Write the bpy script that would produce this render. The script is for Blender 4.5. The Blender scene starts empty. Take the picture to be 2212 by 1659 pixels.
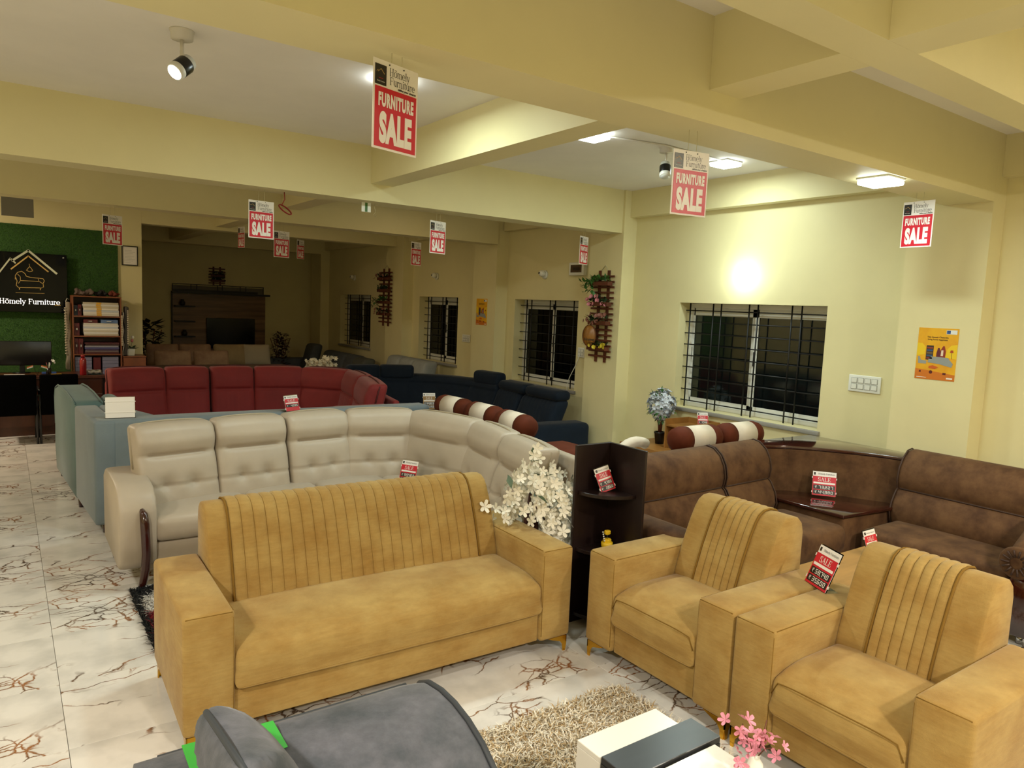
import bpy, bmesh, math, random
from math import sin, cos, pi, radians, sqrt, exp
from mathutils import Vector, Matrix
random.seed(7)
SC = bpy.context.scene
COL = SC.collection
# ---------------------------------------------------------------- camera
RC = [[0.81801058, -0.57366133, 0.04208773], [-0.02630759, -0.11040602, -0.99353833], [0.57460126, 0.81161764, -0.10540494]]
FPX, H = 1558.48, 1.9
cd = bpy.data.cameras.new('camera'); cam = bpy.data.objects.new('camera', cd); COL.objects.link(cam)
cd.sensor_fit = 'HORIZONTAL'; cd.sensor_width = 36; cd.lens = FPX / 2212 * 36; cd.clip_start = .05; cd.clip_end = 100
cam.matrix_world = Matrix(((RC[0][0], -RC[1][0], -RC[2][0], 0), (RC[0][1], -RC[1][1], -RC[2][1], 0), (RC[0][2], -RC[1][2], -RC[2][2], H), (0, 0, 0, 1)))
SC.camera = cam
# ---------------------------------------------------------------- world and exposure
w = bpy.data.worlds.new('night'); SC.world = w; w.use_nodes = True
w.node_tree.nodes['Background'].inputs[0].default_value = (.010, .013, .012, 1); w.node_tree.nodes['Background'].inputs[1].default_value = 1
SC.view_settings.view_transform = 'Standard'; SC.view_settings.look = 'None'; SC.view_settings.gamma = 1; SC.view_settings.use_curve_mapping = False
SC.view_settings.exposure = 0.0
# ---------------------------------------------------------------- room lamps (ceiling fixtures out of view, plus added fill at the back)
WARM, MID, COOL = (1.0, .82, .60), (1.0, .94, .83), (.84, 1.0, .96)
def area(name, loc, size, power, col, rot=(0, 0, 0), shape='SQUARE', spread=pi):
    l = bpy.data.lights.new(name, 'AREA'); l.energy = power; l.color = col; l.size = size; l.shape = shape; l.spread = spread
    o = bpy.data.objects.new(name, l); COL.objects.link(o); o.location = loc; o.rotation_euler = rot; return o
def spot(name, loc, aim, power, col, ang=60, blend=.6, r=.04):
    l = bpy.data.lights.new(name, 'SPOT'); l.energy = power; l.color = col; l.spot_size = radians(ang); l.spot_blend = blend; l.shadow_soft_size = r
    o = bpy.data.objects.new(name, l); COL.objects.link(o); o.location = loc
    o.rotation_euler = (Vector(aim) - Vector(loc)).to_track_quat('-Z', 'Y').to_euler(); return o
area('showroom_lamp', (-1.5, .7, 3.20), .22, 125, MID)
area('showroom_lamp', (1.2, -1.7, 3.20), .25, 165, MID)
area('showroom_lamp', (4.3, -.9, 3.20), .25, 125, MID)
area('showroom_lamp', (-1.8, 4.4, 3.2), .25, 42, MID)
area('office_lamp', (-1.6, 10.4, 3.15), .25, 100, WARM)
area('passage_fill', (4.0, 10.4, 3.15), .30, 7, (1, .76, .46))  # unseen fill, added with the next one to brighten the far walls
area('passage_fill', (4.3, 7.6, 3.15), .30, 6, (1, .78, .5))  # second added fill, no fixture of its own
area('hall_fill', (3.9, 13.6, 3.1), .30, 2.2, (1, .62, .30))  # unseen fill added to warm the television wall
# ---------------------------------------------------------------- helpers
def P(px, py, x=None, y=None, z=None):
    d = [RC[0][i] * (px - 1106) + RC[1][i] * (py - 829.5) + RC[2][i] * FPX for i in range(3)]
    t = (z - H) / d[2] if z is not None else (x / d[0] if x is not None else y / d[1])
    return Vector((d[0] * t, d[1] * t, H + d[2] * t))
def ray(px, py, depth):
    d = Vector([RC[0][i] * (px - 1106) / FPX + RC[1][i] * (py - 829.5) / FPX + RC[2][i] for i in range(3)]) * depth
    return d + Vector((0, 0, H))
def lin(c):
    if isinstance(c, str): c = [int(c[i:i + 2], 16) / 255 for i in (0, 2, 4)]
    else: return tuple(c)
    return tuple((v / 12.92 if v <= .04045 else ((v + .055) / 1.055) ** 2.4) for v in c)
MATS = {}
def mat(name, col, rough=.6, metal=0, var=0, scale=8, col2=None, bump=0, bscale=200, emit=0, spec=.5, sheen=0, stretch=(1, 1, 1), coat=0, alpha=1, detail=4, fine=None):
    if name in MATS: return MATS[name]
    m = bpy.data.materials.new(name); MATS[name] = m; m.use_nodes = True; nt = m.node_tree; b = nt.nodes['Principled BSDF']
    c = lin(col); b.inputs['Base Color'].default_value = (*c, 1); b.inputs['Roughness'].default_value = rough; b.inputs['Metallic'].default_value = metal
    b.inputs['Specular IOR Level'].default_value = spec
    if sheen: b.inputs['Sheen Weight'].default_value = sheen; b.inputs['Sheen Roughness'].default_value = .4
    if coat: b.inputs['Coat Weight'].default_value = coat; b.inputs['Coat Roughness'].default_value = .08
    if emit: b.inputs['Emission Color'].default_value = (*c, 1); b.inputs['Emission Strength'].default_value = emit
    if alpha < 1: b.inputs['Alpha'].default_value = alpha
    if var or col2 or bump:
        tc = nt.nodes.new('ShaderNodeTexCoord'); mp = nt.nodes.new('ShaderNodeMapping'); mp.inputs['Scale'].default_value = stretch
        nt.links.new(tc.outputs['Object'], mp.inputs[0])
    if var or col2:
        n = nt.nodes.new('ShaderNodeTexNoise'); n.inputs['Scale'].default_value = scale; n.inputs['Detail'].default_value = detail; n.inputs['Roughness'].default_value = .62
        nt.links.new(mp.outputs[0], n.inputs['Vector'])
        r = nt.nodes.new('ShaderNodeValToRGB'); r.color_ramp.elements[0].position = .34; r.color_ramp.elements[1].position = .66
        c2 = lin(col2) if col2 else tuple(min(1, v * (1 + var)) for v in c); c1 = c if col2 else tuple(v * (1 - var) for v in c)
        r.color_ramp.elements[0].color = (*c1, 1); r.color_ramp.elements[1].color = (*c2, 1)
        nt.links.new(n.outputs[0], r.inputs[0]); nt.links.new(r.outputs[0], b.inputs['Base Color'])
        if fine:
            fs_, fa, fst = fine; m3 = nt.nodes.new('ShaderNodeMapping'); m3.inputs['Scale'].default_value = fst; nt.links.new(tc.outputs['Object'], m3.inputs[0]); n3 = nt.nodes.new('ShaderNodeTexNoise'); n3.inputs['Scale'].default_value = fs_; n3.inputs['Detail'].default_value = 5; n3.inputs['Roughness'].default_value = .7; nt.links.new(m3.outputs[0], n3.inputs['Vector'])
            r3 = nt.nodes.new('ShaderNodeMapRange'); r3.inputs[1].default_value = .3; r3.inputs[2].default_value = .7; r3.inputs[3].default_value = 1 - fa; r3.inputs[4].default_value = 1 + fa; nt.links.new(n3.outputs[0], r3.inputs[0])
            vm = nt.nodes.new('ShaderNodeVectorMath'); vm.operation = 'SCALE'; nt.links.new(r.outputs[0], vm.inputs[0]); nt.links.new(r3.outputs[0], vm.inputs['Scale']); nt.links.new(vm.outputs[0], b.inputs['Base Color'])
    if bump:
        n2 = nt.nodes.new('ShaderNodeTexNoise'); n2.inputs['Scale'].default_value = bscale; n2.inputs['Detail'].default_value = 3
        nt.links.new(mp.outputs[0], n2.inputs['Vector'])
        bp = nt.nodes.new('ShaderNodeBump'); bp.inputs['Strength'].default_value = bump; bp.inputs['Distance'].default_value = .004
        nt.links.new(n2.outputs[0], bp.inputs['Height']); nt.links.new(bp.outputs[0], b.inputs['Normal'])
    return m
def tag(o, label=None, cat=None, group=None, kind=None):
    if label: o['label'] = label
    if cat: o['category'] = cat
    if group: o['group'] = group
    if kind: o['kind'] = kind
    return o
def thing(name, label, cat, loc=(0, 0, 0), rz=0, group=None, kind=None):
    o = bpy.data.objects.new(name, None); COL.objects.link(o); o.empty_display_size = .1
    o.location = loc; o.rotation_euler = (0, 0, rz); return tag(o, label, cat, group, kind)
class MB:
    """collects shapes into one mesh"""
    def __init__(s): s.v = []; s.f = []; s.sm = []
    def add(s, vs, fs, smooth=False, M=None):
        n = len(s.v); s.v += [tuple(M @ Vector(v)) if M else tuple(v) for v in vs]
        s.f += [tuple(i + n for i in f) for f in fs]; s.sm += [smooth] * len(fs); return s
    def box(s, a, b, M=None):
        (x0, y0, z0), (x1, y1, z1) = a, b
        return s.add([(x0, y0, z0), (x1, y0, z0), (x1, y1, z0), (x0, y1, z0), (x0, y0, z1), (x1, y0, z1), (x1, y1, z1), (x0, y1, z1)],
                     [(0, 3, 2, 1), (4, 5, 6, 7), (0, 1, 5, 4), (1, 2, 6, 5), (2, 3, 7, 6), (3, 0, 4, 7)], False, M)
    def soft(s, c, size, r=.03, seg=(4, 4, 4), puff=(0, 0, 0), fn=None, M=None, k=3):
        h = [q / 2 for q in size]; r = min(r, min(h) * .999); ax = []
        for i in range(3):
            t = [-h[i] + r * (1 - cos(pi / 2 * j / k)) if j else -h[i] for j in range(k)]
            inner = [-h[i] + r + (2 * h[i] - 2 * r) * j / seg[i] for j in range(seg[i] + 1)]
            ax.append(t + inner + [-q for q in reversed(t)])
        n = [len(a) for a in ax]; idx = {}; vs = []
        def vid(i, j, l):
            key = (i, j, l)
            if key in idx: return idx[key]
            p = [ax[0][i], ax[1][j], ax[2][l]]
            q = [max(-h[a] + r, min(h[a] - r, p[a])) for a in range(3)]; d = [p[a] - q[a] for a in range(3)]
            L = sqrt(sum(e * e for e in d))
            if L > 1e-9: p = [q[a] + d[a] / L * r for a in range(3)]
            u = [p[a] / h[a] for a in range(3)]
            for a in range(3):
                if puff[a]:
                    b1, b2 = (a + 1) % 3, (a + 2) % 3
                    p[a] += puff[a] * u[a] * max(0, 1 - abs(u[b1]) ** 2.5) * max(0, 1 - abs(u[b2]) ** 2.5)
            if fn: p = fn(p, u)
            idx[key] = len(vs); vs.append((p[0] + c[0], p[1] + c[1], p[2] + c[2])); return idx[key]
        fs = []
        for a in range(3):
            b1, b2 = (a + 1) % 3, (a + 2) % 3
            for side in (0, n[a] - 1):
                for i in range(n[b1] - 1):
                    for j in range(n[b2] - 1):
                        q = []
                        for di, dj in ((0, 0), (1, 0), (1, 1), (0, 1)):
                            t = [0, 0, 0]; t[a] = side; t[b1] = i + di; t[b2] = j + dj; q.append(vid(*t))
                        fs.append(tuple(q) if side else tuple(reversed(q)))
        return s.add(vs, fs, True, M)
    def tube(s, path, r, n=8, cap=True, M=None, close=False):
        path = [Vector(p) for p in path]; N = len(path); rs = r if isinstance(r, (list, tuple)) else [r] * N
        vs = []; up = None
        for i, p in enumerate(path):
            t = (path[min(i + 1, N - 1)] - path[max(i - 1, 0)])
            if close: t = path[(i + 1) % N] - path[i - 1]
            t = t.normalized() if t.length > 1e-9 else Vector((0, 0, 1))
            if up is None:
                up = Vector((0, 0, 1)) if abs(t.z) < .9 else Vector((1, 0, 0))
            a = t.cross(up); a = a.normalized() if a.length > 1e-6 else t.orthogonal().normalized(); b = a.cross(t).normalized(); up = b
            for k in range(n): vs.append(p + (a * cos(2 * pi * k / n) + b * sin(2 * pi * k / n)) * rs[i])
        fs = [(i * n + k, i * n + (k + 1) % n, (i + 1) * n + (k + 1) % n, (i + 1) * n + k) for i in range(N - 1) for k in range(n)]
        if close: fs += [((N - 1) * n + k, (N - 1) * n + (k + 1) % n, (k + 1) % n, k) for k in range(n)]
        elif cap: fs += [tuple(range(n - 1, -1, -1)), tuple((N - 1) * n + k for k in range(n))]
        return s.add(vs, fs, True, M)
    def lathe(s, prof, n=20, M=None, c=(0, 0, 0)):
        vs = []; m = len(prof)
        for r, z in prof:
            for k in range(n): vs.append((c[0] + r * cos(2 * pi * k / n), c[1] + r * sin(2 * pi * k / n), c[2] + z))
        fs = [(i * n + k, i * n + (k + 1) % n, (i + 1) * n + (k + 1) % n, (i + 1) * n + k) for i in range(m - 1) for k in range(n)]
        fs += [tuple(range(n - 1, -1, -1)), tuple((m - 1) * n + k for k in range(n))]
        return s.add(vs, fs, True, M)
    def prism(s, poly, a, b, axis='z', M=None, smooth=False):
        """extrude a 2D polygon from a to b along an axis; x: poly=(y,z), y: poly=(x,z), z: poly=(x,y)"""
        m = {'x': lambda p, t: (t, p[0], p[1]), 'y': lambda p, t: (p[0], t, p[1]), 'z': lambda p, t: (p[0], p[1], t)}[axis]
        n = len(poly); vs = [m(p, a) for p in poly] + [m(p, b) for p in poly]
        fs = [tuple(range(n))[::-1], tuple(range(n, 2 * n))] + [(i, (i + 1) % n, n + (i + 1) % n, n + i) for i in range(n)]
        return s.add(vs, fs, smooth, M)
    def done(s, name, m, parent=None, bevel=0, seg=2, label=None, kind=None, subd=0, wn=False, loc=None, rot=None):
        me = bpy.data.meshes.new(name); me.from_pydata([tuple(v) for v in s.v], [], s.f)
        me.polygons.foreach_set('use_smooth', s.sm)
        bm = bmesh.new(); bm.from_mesh(me)
        bmesh.ops.recalc_face_normals(bm, faces=bm.faces)
        if bevel:
            es = [e for e in bm.edges if len(e.link_faces) == 2 and e.calc_face_angle(0) > .6]
            bmesh.ops.bevel(bm, geom=es, offset=bevel, segments=seg, affect='EDGES', profile=.5)
            if seg > 1:
                for f in bm.faces: f.smooth = True
        bm.to_mesh(me); bm.free()
        if bevel and seg > 1:
            try: me.set_sharp_from_angle(angle=radians(50))
            except Exception: pass
        me.materials.append(m)
        o = bpy.data.objects.new(name, me); COL.objects.link(o)
        if parent: o.parent = parent
        if loc is not None: o.location = loc
        if rot is not None: o.rotation_euler = rot
        if label: o['label'] = label
        if kind: o['kind'] = kind
        return o
def copy_tree(o, parent=None):
    c = o.copy(); COL.objects.link(c)
    if parent: c.parent = parent
    for ch in [q for q in o.children]: copy_tree(ch, c)
    return c
def struct(name, mb, m, label=None, **k):
    o = mb.done(name, m, **k); o['kind'] = 'structure'
    if label: o['label'] = label
    return o
TXT = {}
def text(name, s, size, m, parent, loc, rot=(pi / 2, 0, 0), sx=1.0, bold=0, align='CENTER', shear=0, ext=0, space=1.0):
    key = (s, size, sx, bold, align, shear, ext, m.name, space)
    if key not in TXT:
        cu = bpy.data.curves.new('t', 'FONT'); cu.body = s; cu.size = size; cu.align_x = align; cu.offset = bold; cu.shear = shear; cu.extrude = ext; cu.resolution_u = 8 if size > .1 else 4; cu.space_character = space
        to = bpy.data.objects.new('t', cu); COL.objects.link(to); dg = bpy.context.evaluated_depsgraph_get(); dg.update()
        me = bpy.data.meshes.new_from_object(to.evaluated_get(dg)); bpy.data.objects.remove(to); bpy.data.curves.remove(cu)
        for v in me.vertices: v.co.x *= sx
        me.materials.clear(); me.materials.append(m); me.name = name; TXT[key] = me
    o = bpy.data.objects.new(name, TXT[key]); COL.objects.link(o); o.parent = parent; o.location = loc; o.rotation_euler = rot
    return o
# serif lettering built from strokes; unit: x-height 1, capitals 1.45
def _glyph(ch, T):
    f = []; th = T * .42; sh = T * .38
    def rect(x0, z0, x1, z1): f.append([(x0, z0), (x1, z0), (x1, z1), (x0, z1)])
    def quad(x0, z0, x1, z1, t): d = Vector((x1 - x0, z1 - z0)).normalized(); n = Vector((-d.y, d.x)) * t / 2; f.append([(x0 - n.x, z0 - n.y), (x1 - n.x, z1 - n.y), (x1 + n.x, z1 + n.y), (x0 + n.x, z0 + n.y)])
    def ser(x, z, m, up):
        w = T * .85; a, b = x - (w if m in 'bl' else 0) - T / 2, x + (w if m in 'br' else 0) + T / 2
        if m != '-': rect(a, z - (sh if up else 0), b, z + (0 if up else sh))
    def stem(x, z0, z1, top='b', bot='b'): rect(x - T / 2, z0, x + T / 2, z1); ser(x, z1, top, True); ser(x, z0, bot, False)
    def arc(cx, cz, rx, rz, a0, a1, n=14, tk=None):
        p = []
        for i in range(n + 1):
            a = radians(a0 + (a1 - a0) * i / n); t = (th + (T * 1.12 - th) * abs(cos(a)) ** 1.5) if tk is None else tk; p.append(((cx + (rx - t / 2) * cos(a), cz + (rz - t / 2) * sin(a)), (cx + (rx + t / 2) * cos(a), cz + (rz + t / 2) * sin(a))))
        for i in range(n): f.append([p[i][0], p[i][1], p[i + 1][1], p[i + 1][0]])
    def dot(x, z, r=None): r = r or T * .72; f.append([(x + r * cos(i * pi / 5), z + r * sin(i * pi / 5)) for i in range(10)])
    w = .7
    if ch == 'H': stem(.27, 0, 1.45); stem(1.0, 0, 1.45); rect(.27, .68, 1.0, .68 + th); w = 1.3
    elif ch in 'oö':
        arc(.5, .5, .40, .48, 0, 360, 22); w = 1.0
        if ch == 'ö': dot(.32, 1.27); dot(.68, 1.27)
    elif ch == 'm': stem(.2, 0, 1, 'l'); stem(.72, 0, .68, '-'); stem(1.24, 0, .68, '-'); arc(.44, .66, .28, .31, 0, 150, 10); arc(.96, .66, .28, .31, 0, 150, 10); w = 1.48
    elif ch == 'n': stem(.2, 0, 1, 'l'); stem(.76, 0, .66, '-'); arc(.46, .65, .30, .32, 0, 150, 10); w = 1.0
    elif ch == 'e': arc(.46, .5, .37, .48, 0, 320, 20); rect(.14, .50, .84, .50 + th); w = .92
    elif ch == 'l': stem(.24, 0, 1.5, 'l'); w = .48
    elif ch == 'i': stem(.24, 0, 1, 'l'); dot(.24, 1.3); w = .48
    elif ch == 'y': quad(.14, 1, .48, .02, T); quad(.82, 1, .36, -.38, th * 1.2); rect(-.02, 1 - sh, .34, 1); rect(.64, 1 - sh, .98, 1); dot(.24, -.38); w = .96
    elif ch == 'F': stem(.27, 0, 1.45); rect(.27, 1.45 - th, .98, 1.45); rect(.98 - th, 1.15, .98, 1.45); rect(.27, .72, .72, .72 + th); rect(.72 - th, .6, .72, .92); w = 1.06
    elif ch == 'u': stem(.2, .34, 1, 'l', '-'); stem(.76, 0, 1, 'l', 'r'); arc(.48, .34, .28, .32, 180, 340, 10); w = 1.02
    elif ch == 'r': stem(.2, 0, 1, 'l'); arc(.46, .66, .26, .30, 60, 150, 6); dot(.60, .86); w = .72
    elif ch == 't': stem(.28, .18, 1.25, '-', '-'); rect(.05, 1 - th, .58, 1); arc(.48, .22, .20, .20, 180, 300, 8); w = .64
    elif ch == 'S': arc(.46, 1.07, .30, .35, 25, 262, 16); arc(.46, .37, .34, .37, 82, -155, 16); rect(.72, .98, .72 + th, 1.42); rect(.12 - th, .04, .12, .46); w = .96
    elif ch == 'A': quad(.18, 0, .56, 1.45, th); quad(.56, 1.45, .98, 0, T); rect(.32, .48, .84, .48 + th); rect(.02, 0, .38, sh); rect(.78, 0, 1.2, sh); w = 1.2
    elif ch == 'L': stem(.27, 0, 1.45); rect(.27, 0, .98, th); rect(.98 - th, 0, .98, .42); w = 1.05
    elif ch == 'E': stem(.27, 0, 1.45, 'b', 'b'); rect(.27, 0, 1.0, th); rect(.27, 1.45 - th, .96, 1.45); rect(.27, .70, .74, .70 + th); rect(1.0 - th, 0, 1.0, .4); rect(.96 - th, 1.08, .96, 1.45); rect(.74 - th, .56, .74, .88); w = 1.1
    elif ch == ' ': w = .5
    return f, w
SER = {}
def serif(parent, s, h, m, loc, rot=(pi / 2, 0, 0), sx=1.0, T=.17, ext=0):
    """h: capital height; centred on loc"""
    key = (s, h, m.name, sx, T, ext)
    if key not in SER:
        v, fc, x = [], [], 0
        for ch in s:
            g, w_ = _glyph(ch, T)
            for poly in g: k = len(v); v += [(p[0] + x, p[1], ext) for p in poly]; fc.append(tuple(range(k, k + len(poly))))
            x += w_
        q = h / 1.45; v = [((a - x / 2) * q * sx, b * q, c) for a, b, c in v]; me = bpy.data.meshes.new('lettering'); me.from_pydata(v, [], fc); me.materials.append(m); SER[key] = me
    o = bpy.data.objects.new('lettering', SER[key]); COL.objects.link(o); o.parent = parent; o.location = loc; o.rotation_euler = rot; return o
def MT(loc=(0, 0, 0), rz=0, rx=0, ry=0): return Matrix.Translation(loc) @ Matrix.Rotation(rz, 4, 'Z') @ Matrix.Rotation(ry, 4, 'Y') @ Matrix.Rotation(rx, 4, 'X')
# ---------------------------------------------------------------- materials of the shell
YEL = mat('yellow wall paint', 'DCD2A2', .55, var=.03, scale=1.2, bump=.05, bscale=60, spec=.3)
CEI = mat('ceiling paint', 'E6E1D8', .7, var=.03, scale=1.5, spec=.2)
WHT = mat('white aluminium', 'D8D8D0', .4)
BLK = mat('black iron', '0C0C0C', .5)
def glass_mat(name, tint, gl=.08):
    m = bpy.data.materials.new(name); m.use_nodes = True; nt = m.node_tree; nt.nodes.remove(nt.nodes['Principled BSDF'])
    tr = nt.nodes.new('ShaderNodeBsdfTransparent'); tr.inputs[0].default_value = (*tint, 1); g = nt.nodes.new('ShaderNodeBsdfGlossy'); g.inputs['Roughness'].default_value = gl
    fr = nt.nodes.new('ShaderNodeFresnel'); fr.inputs[0].default_value = 1.5; mx = nt.nodes.new('ShaderNodeMixShader')
    nt.links.new(fr.outputs[0], mx.inputs[0]); nt.links.new(tr.outputs[0], mx.inputs[1]); nt.links.new(g.outputs[0], mx.inputs[2])
    nt.links.new(mx.outputs[0], nt.nodes['Material Output'].inputs[0]); return m
GLS = glass_mat('window glass', (.45, .5, .48)); ACR = glass_mat('clear acrylic', (.95, .96, .95), .02)
def marble():
    m = bpy.data.materials.new('marble tile'); m.use_nodes = True; nt = m.node_tree; b = nt.nodes['Principled BSDF']; N = nt.nodes.new; Lk = nt.links.new
    tc = N('ShaderNodeTexCoord'); oi = N('ShaderNodeObjectInfo'); ad = N('ShaderNodeVectorMath'); ad.operation = 'ADD'
    fl = N('ShaderNodeMath'); fl.operation = 'MULTIPLY'; fl.inputs[1].default_value = 3; f2 = N('ShaderNodeMath'); f2.operation = 'FLOOR'; f3 = N('ShaderNodeMath'); f3.operation = 'MULTIPLY'; f3.inputs[1].default_value = 7.3
    Lk(oi.outputs['Random'], fl.inputs[0]); Lk(fl.outputs[0], f2.inputs[0]); Lk(f2.outputs[0], f3.inputs[0]); Lk(tc.outputs['Object'], ad.inputs[0]); Lk(f3.outputs[0], ad.inputs[1])
    ns = N('ShaderNodeTexNoise'); ns.inputs['Scale'].default_value = 5; ns.inputs['Detail'].default_value = 5; Lk(ad.outputs[0], ns.inputs['Vector'])
    sc = N('ShaderNodeVectorMath'); sc.operation = 'SCALE'; sc.inputs['Scale'].default_value = .16; Lk(ns.outputs['Color'], sc.inputs[0])
    a2 = N('ShaderNodeVectorMath'); a2.operation = 'ADD'; Lk(ad.outputs[0], a2.inputs[0]); Lk(sc.outputs[0], a2.inputs[1])
    mp = N('ShaderNodeMapping'); mp.inputs['Rotation'].default_value = (0, 0, .5); mp.inputs['Scale'].default_value = (.55, 1, 1); Lk(a2.outputs[0], mp.inputs[0])
    def vein(scale, w0, w1):
        v = N('ShaderNodeTexVoronoi'); v.feature = 'DISTANCE_TO_EDGE'; v.inputs['Scale'].default_value = scale; Lk(mp.outputs[0], v.inputs['Vector'])
        r = N('ShaderNodeMapRange'); r.inputs[1].default_value = w0; r.inputs[2].default_value = w1; r.inputs[3].default_value = 1; r.inputs[4].default_value = 0; Lk(v.outputs['Distance'], r.inputs[0]); return r
    v1 = vein(4.2, .005, .022); v2 = vein(12, .012, .05)
    mk = N('ShaderNodeTexNoise'); mk.inputs['Scale'].default_value = 1.7; mk.inputs['Detail'].default_value = 2; Lk(ad.outputs[0], mk.inputs['Vector'])
    r1 = N('ShaderNodeMapRange'); r1.inputs[1].default_value = .46; r1.inputs[2].default_value = .50; Lk(mk.outputs[0], r1.inputs[0])
    r2 = N('ShaderNodeMapRange'); r2.inputs[1].default_value = .53; r2.inputs[2].default_value = .58; Lk(mk.outputs[0], r2.inputs[0])
    m1 = N('ShaderNodeMath'); m1.operation = 'MULTIPLY'; Lk(v1.outputs[0], m1.inputs[0]); Lk(r1.outputs[0], m1.inputs[1])
    m2 = N('ShaderNodeMath'); m2.operation = 'MULTIPLY'; Lk(v2.outputs[0], m2.inputs[0]); Lk(r2.outputs[0], m2.inputs[1])
    mx = N('ShaderNodeMath'); mx.operation = 'MAXIMUM'; Lk(m1.outputs[0], mx.inputs[0]); Lk(m2.outputs[0], mx.inputs[1])
    cl = N('ShaderNodeTexNoise'); cl.inputs['Scale'].default_value = 4; cl.inputs['Detail'].default_value = 6; Lk(ad.outputs[0], cl.inputs['Vector'])
    cr = N('ShaderNodeValToRGB'); cr.color_ramp.elements[0].position = .3; cr.color_ramp.elements[0].color = (*lin('C2BFB9'), 1); cr.color_ramp.elements[1].position = .55; cr.color_ramp.elements[1].color = (*lin('DEDAD3'), 1); Lk(cl.outputs[0], cr.inputs[0])
    vc = N('ShaderNodeValToRGB'); vc.color_ramp.elements[0].color = (*lin('5A4A3C'), 1); vc.color_ramp.elements[1].color = (*lin('94633C'), 1); vc.color_ramp.elements[0].position = .42; vc.color_ramp.elements[1].position = .6; Lk(ns.outputs[0], vc.inputs[0])
    fm = N('ShaderNodeMix'); fm.data_type = 'RGBA'; Lk(mx.outputs[0], fm.inputs[0]); Lk(cr.outputs[0], fm.inputs[6]); Lk(vc.outputs[0], fm.inputs[7]); Lk(fm.outputs[2], b.inputs['Base Color'])
    b.inputs['Roughness'].default_value = .13; b.inputs['Specular IOR Level'].default_value = .55
    return m
MARB = marble(); GROUT = mat('tile grout', 'A39D90', .8)
# ---------------------------------------------------------------- shell
XW, XC, ZC = 6.03, 5.83, 3.28          # window wall, column face, ceiling
YF = 16.7; X0 = -3.2; Y0 = -4.2
fl = struct('floor', MB().box((X0 - .2, Y0 - .2, -.2), (XW + .3, YF + .2, -.012)), GROUT, 'marble tile floor with brown veins')
tm = None; TW, TD = 1.2, .6
ys = [3.318 + TD * k for k in range(-5, 23)]; xs = [.176 + TW * k for k in range(-3, 6)]
for x in xs:
    for y in ys:
        if x < X0 or y > YF - .3 or y < 0: continue
        if (x + TW < .0 and y < 2): continue
        if tm is None:
            o = MB().box((.001, .001, -.012), (TW - .001, TD - .001, 0)).done('tile', MARB, fl, bevel=.001, seg=1); tm = o.data
        else:
            o = bpy.data.objects.new('tile', tm); COL.objects.link(o); o.parent = fl
        o.location = (x, y, 0)
struct('ceiling', MB().box((X0 - .2, Y0 - .2, ZC), (XW + .3, YF + .2, ZC + .2)), CEI)
# window wall with its four openings
WIN = [(3.69, 5.42, .9, 2.03), (7.12, 8.53, .86, 2.02), (10.12, 11.45, .93, 2.025), (13.52, 15.12, .96, 2.03)]
mb = MB(); y = Y0
for a, b, z0, z1 in WIN:
    mb.box((XW, y, 0), (XW + .25, a, ZC)); mb.box((XW, a, 0), (XW + .25, b, z0)); mb.box((XW, a, z1), (XW + .25, b, ZC)); y = b
mb.box((XW, y, 0), (XW + .25, YF, ZC)); struct('wall_right', mb, YEL, 'yellow window wall')
struct('wall_far', MB().box((1.7, YF, 0), (XW + .25, YF + .2, ZC)), YEL)
struct('wall_office', MB().box((X0, 12.0, 0), (1.70, 12.2, ZC)), YEL)
struct('wall_partition', MB().box((1.5, 12.2, 0), (1.70, YF, ZC)), YEL)
struct('wall_left', MB().box((X0 - .2, Y0, 0), (X0, 12.2, ZC)), YEL)
struct('wall_near', MB().box((X0 - .2, Y0 - .2, 0), (XW + .25, Y0, ZC)), YEL)
for k, (a, b) in enumerate([(2.36, 2.95), (6.15, 6.72), (8.74, 9.36), (11.72, 12.41), (15.8, 16.4)]):
    struct('column', MB().box((XC, a, 0), (XW, b, ZC)), YEL, 'yellow column against the window wall')
def beam(a, b, label=None): return struct('beam', MB().box(a, b), YEL, label)
beam((X0, 2.36, 2.80), (XC - .001, 2.69, ZC), 'wide yellow ceiling beam nearest the camera')
beam((X0, 6.18, 2.80), (XC - .001, 6.46, ZC)); beam((X0, 8.72, 2.79), (XC - .001, 9.0, ZC))
beam((1.701, 12.0, 2.90), (XC - .001, 12.25, ZC)); beam((1.701, 15.8, 2.9), (XC - .001, 16.05, ZC))
beam((X0, 1.52, 2.95), (XW, 1.71, ZC)); beam((X0, -1.2, 2.95), (XW, -1.0, ZC))
for a, b in [(Y0, -1.2), (-1.0, 1.52), (1.71, 2.36), (2.69, 6.18), (6.46, 8.72), (9.0, 12.0), (12.25, 15.8)]:
    beam((2.73, a + .0005, 2.95), (2.95, b - .0005, ZC)); beam((5.92, a + .0005, 2.985), (XW, b - .0005, ZC))
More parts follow.
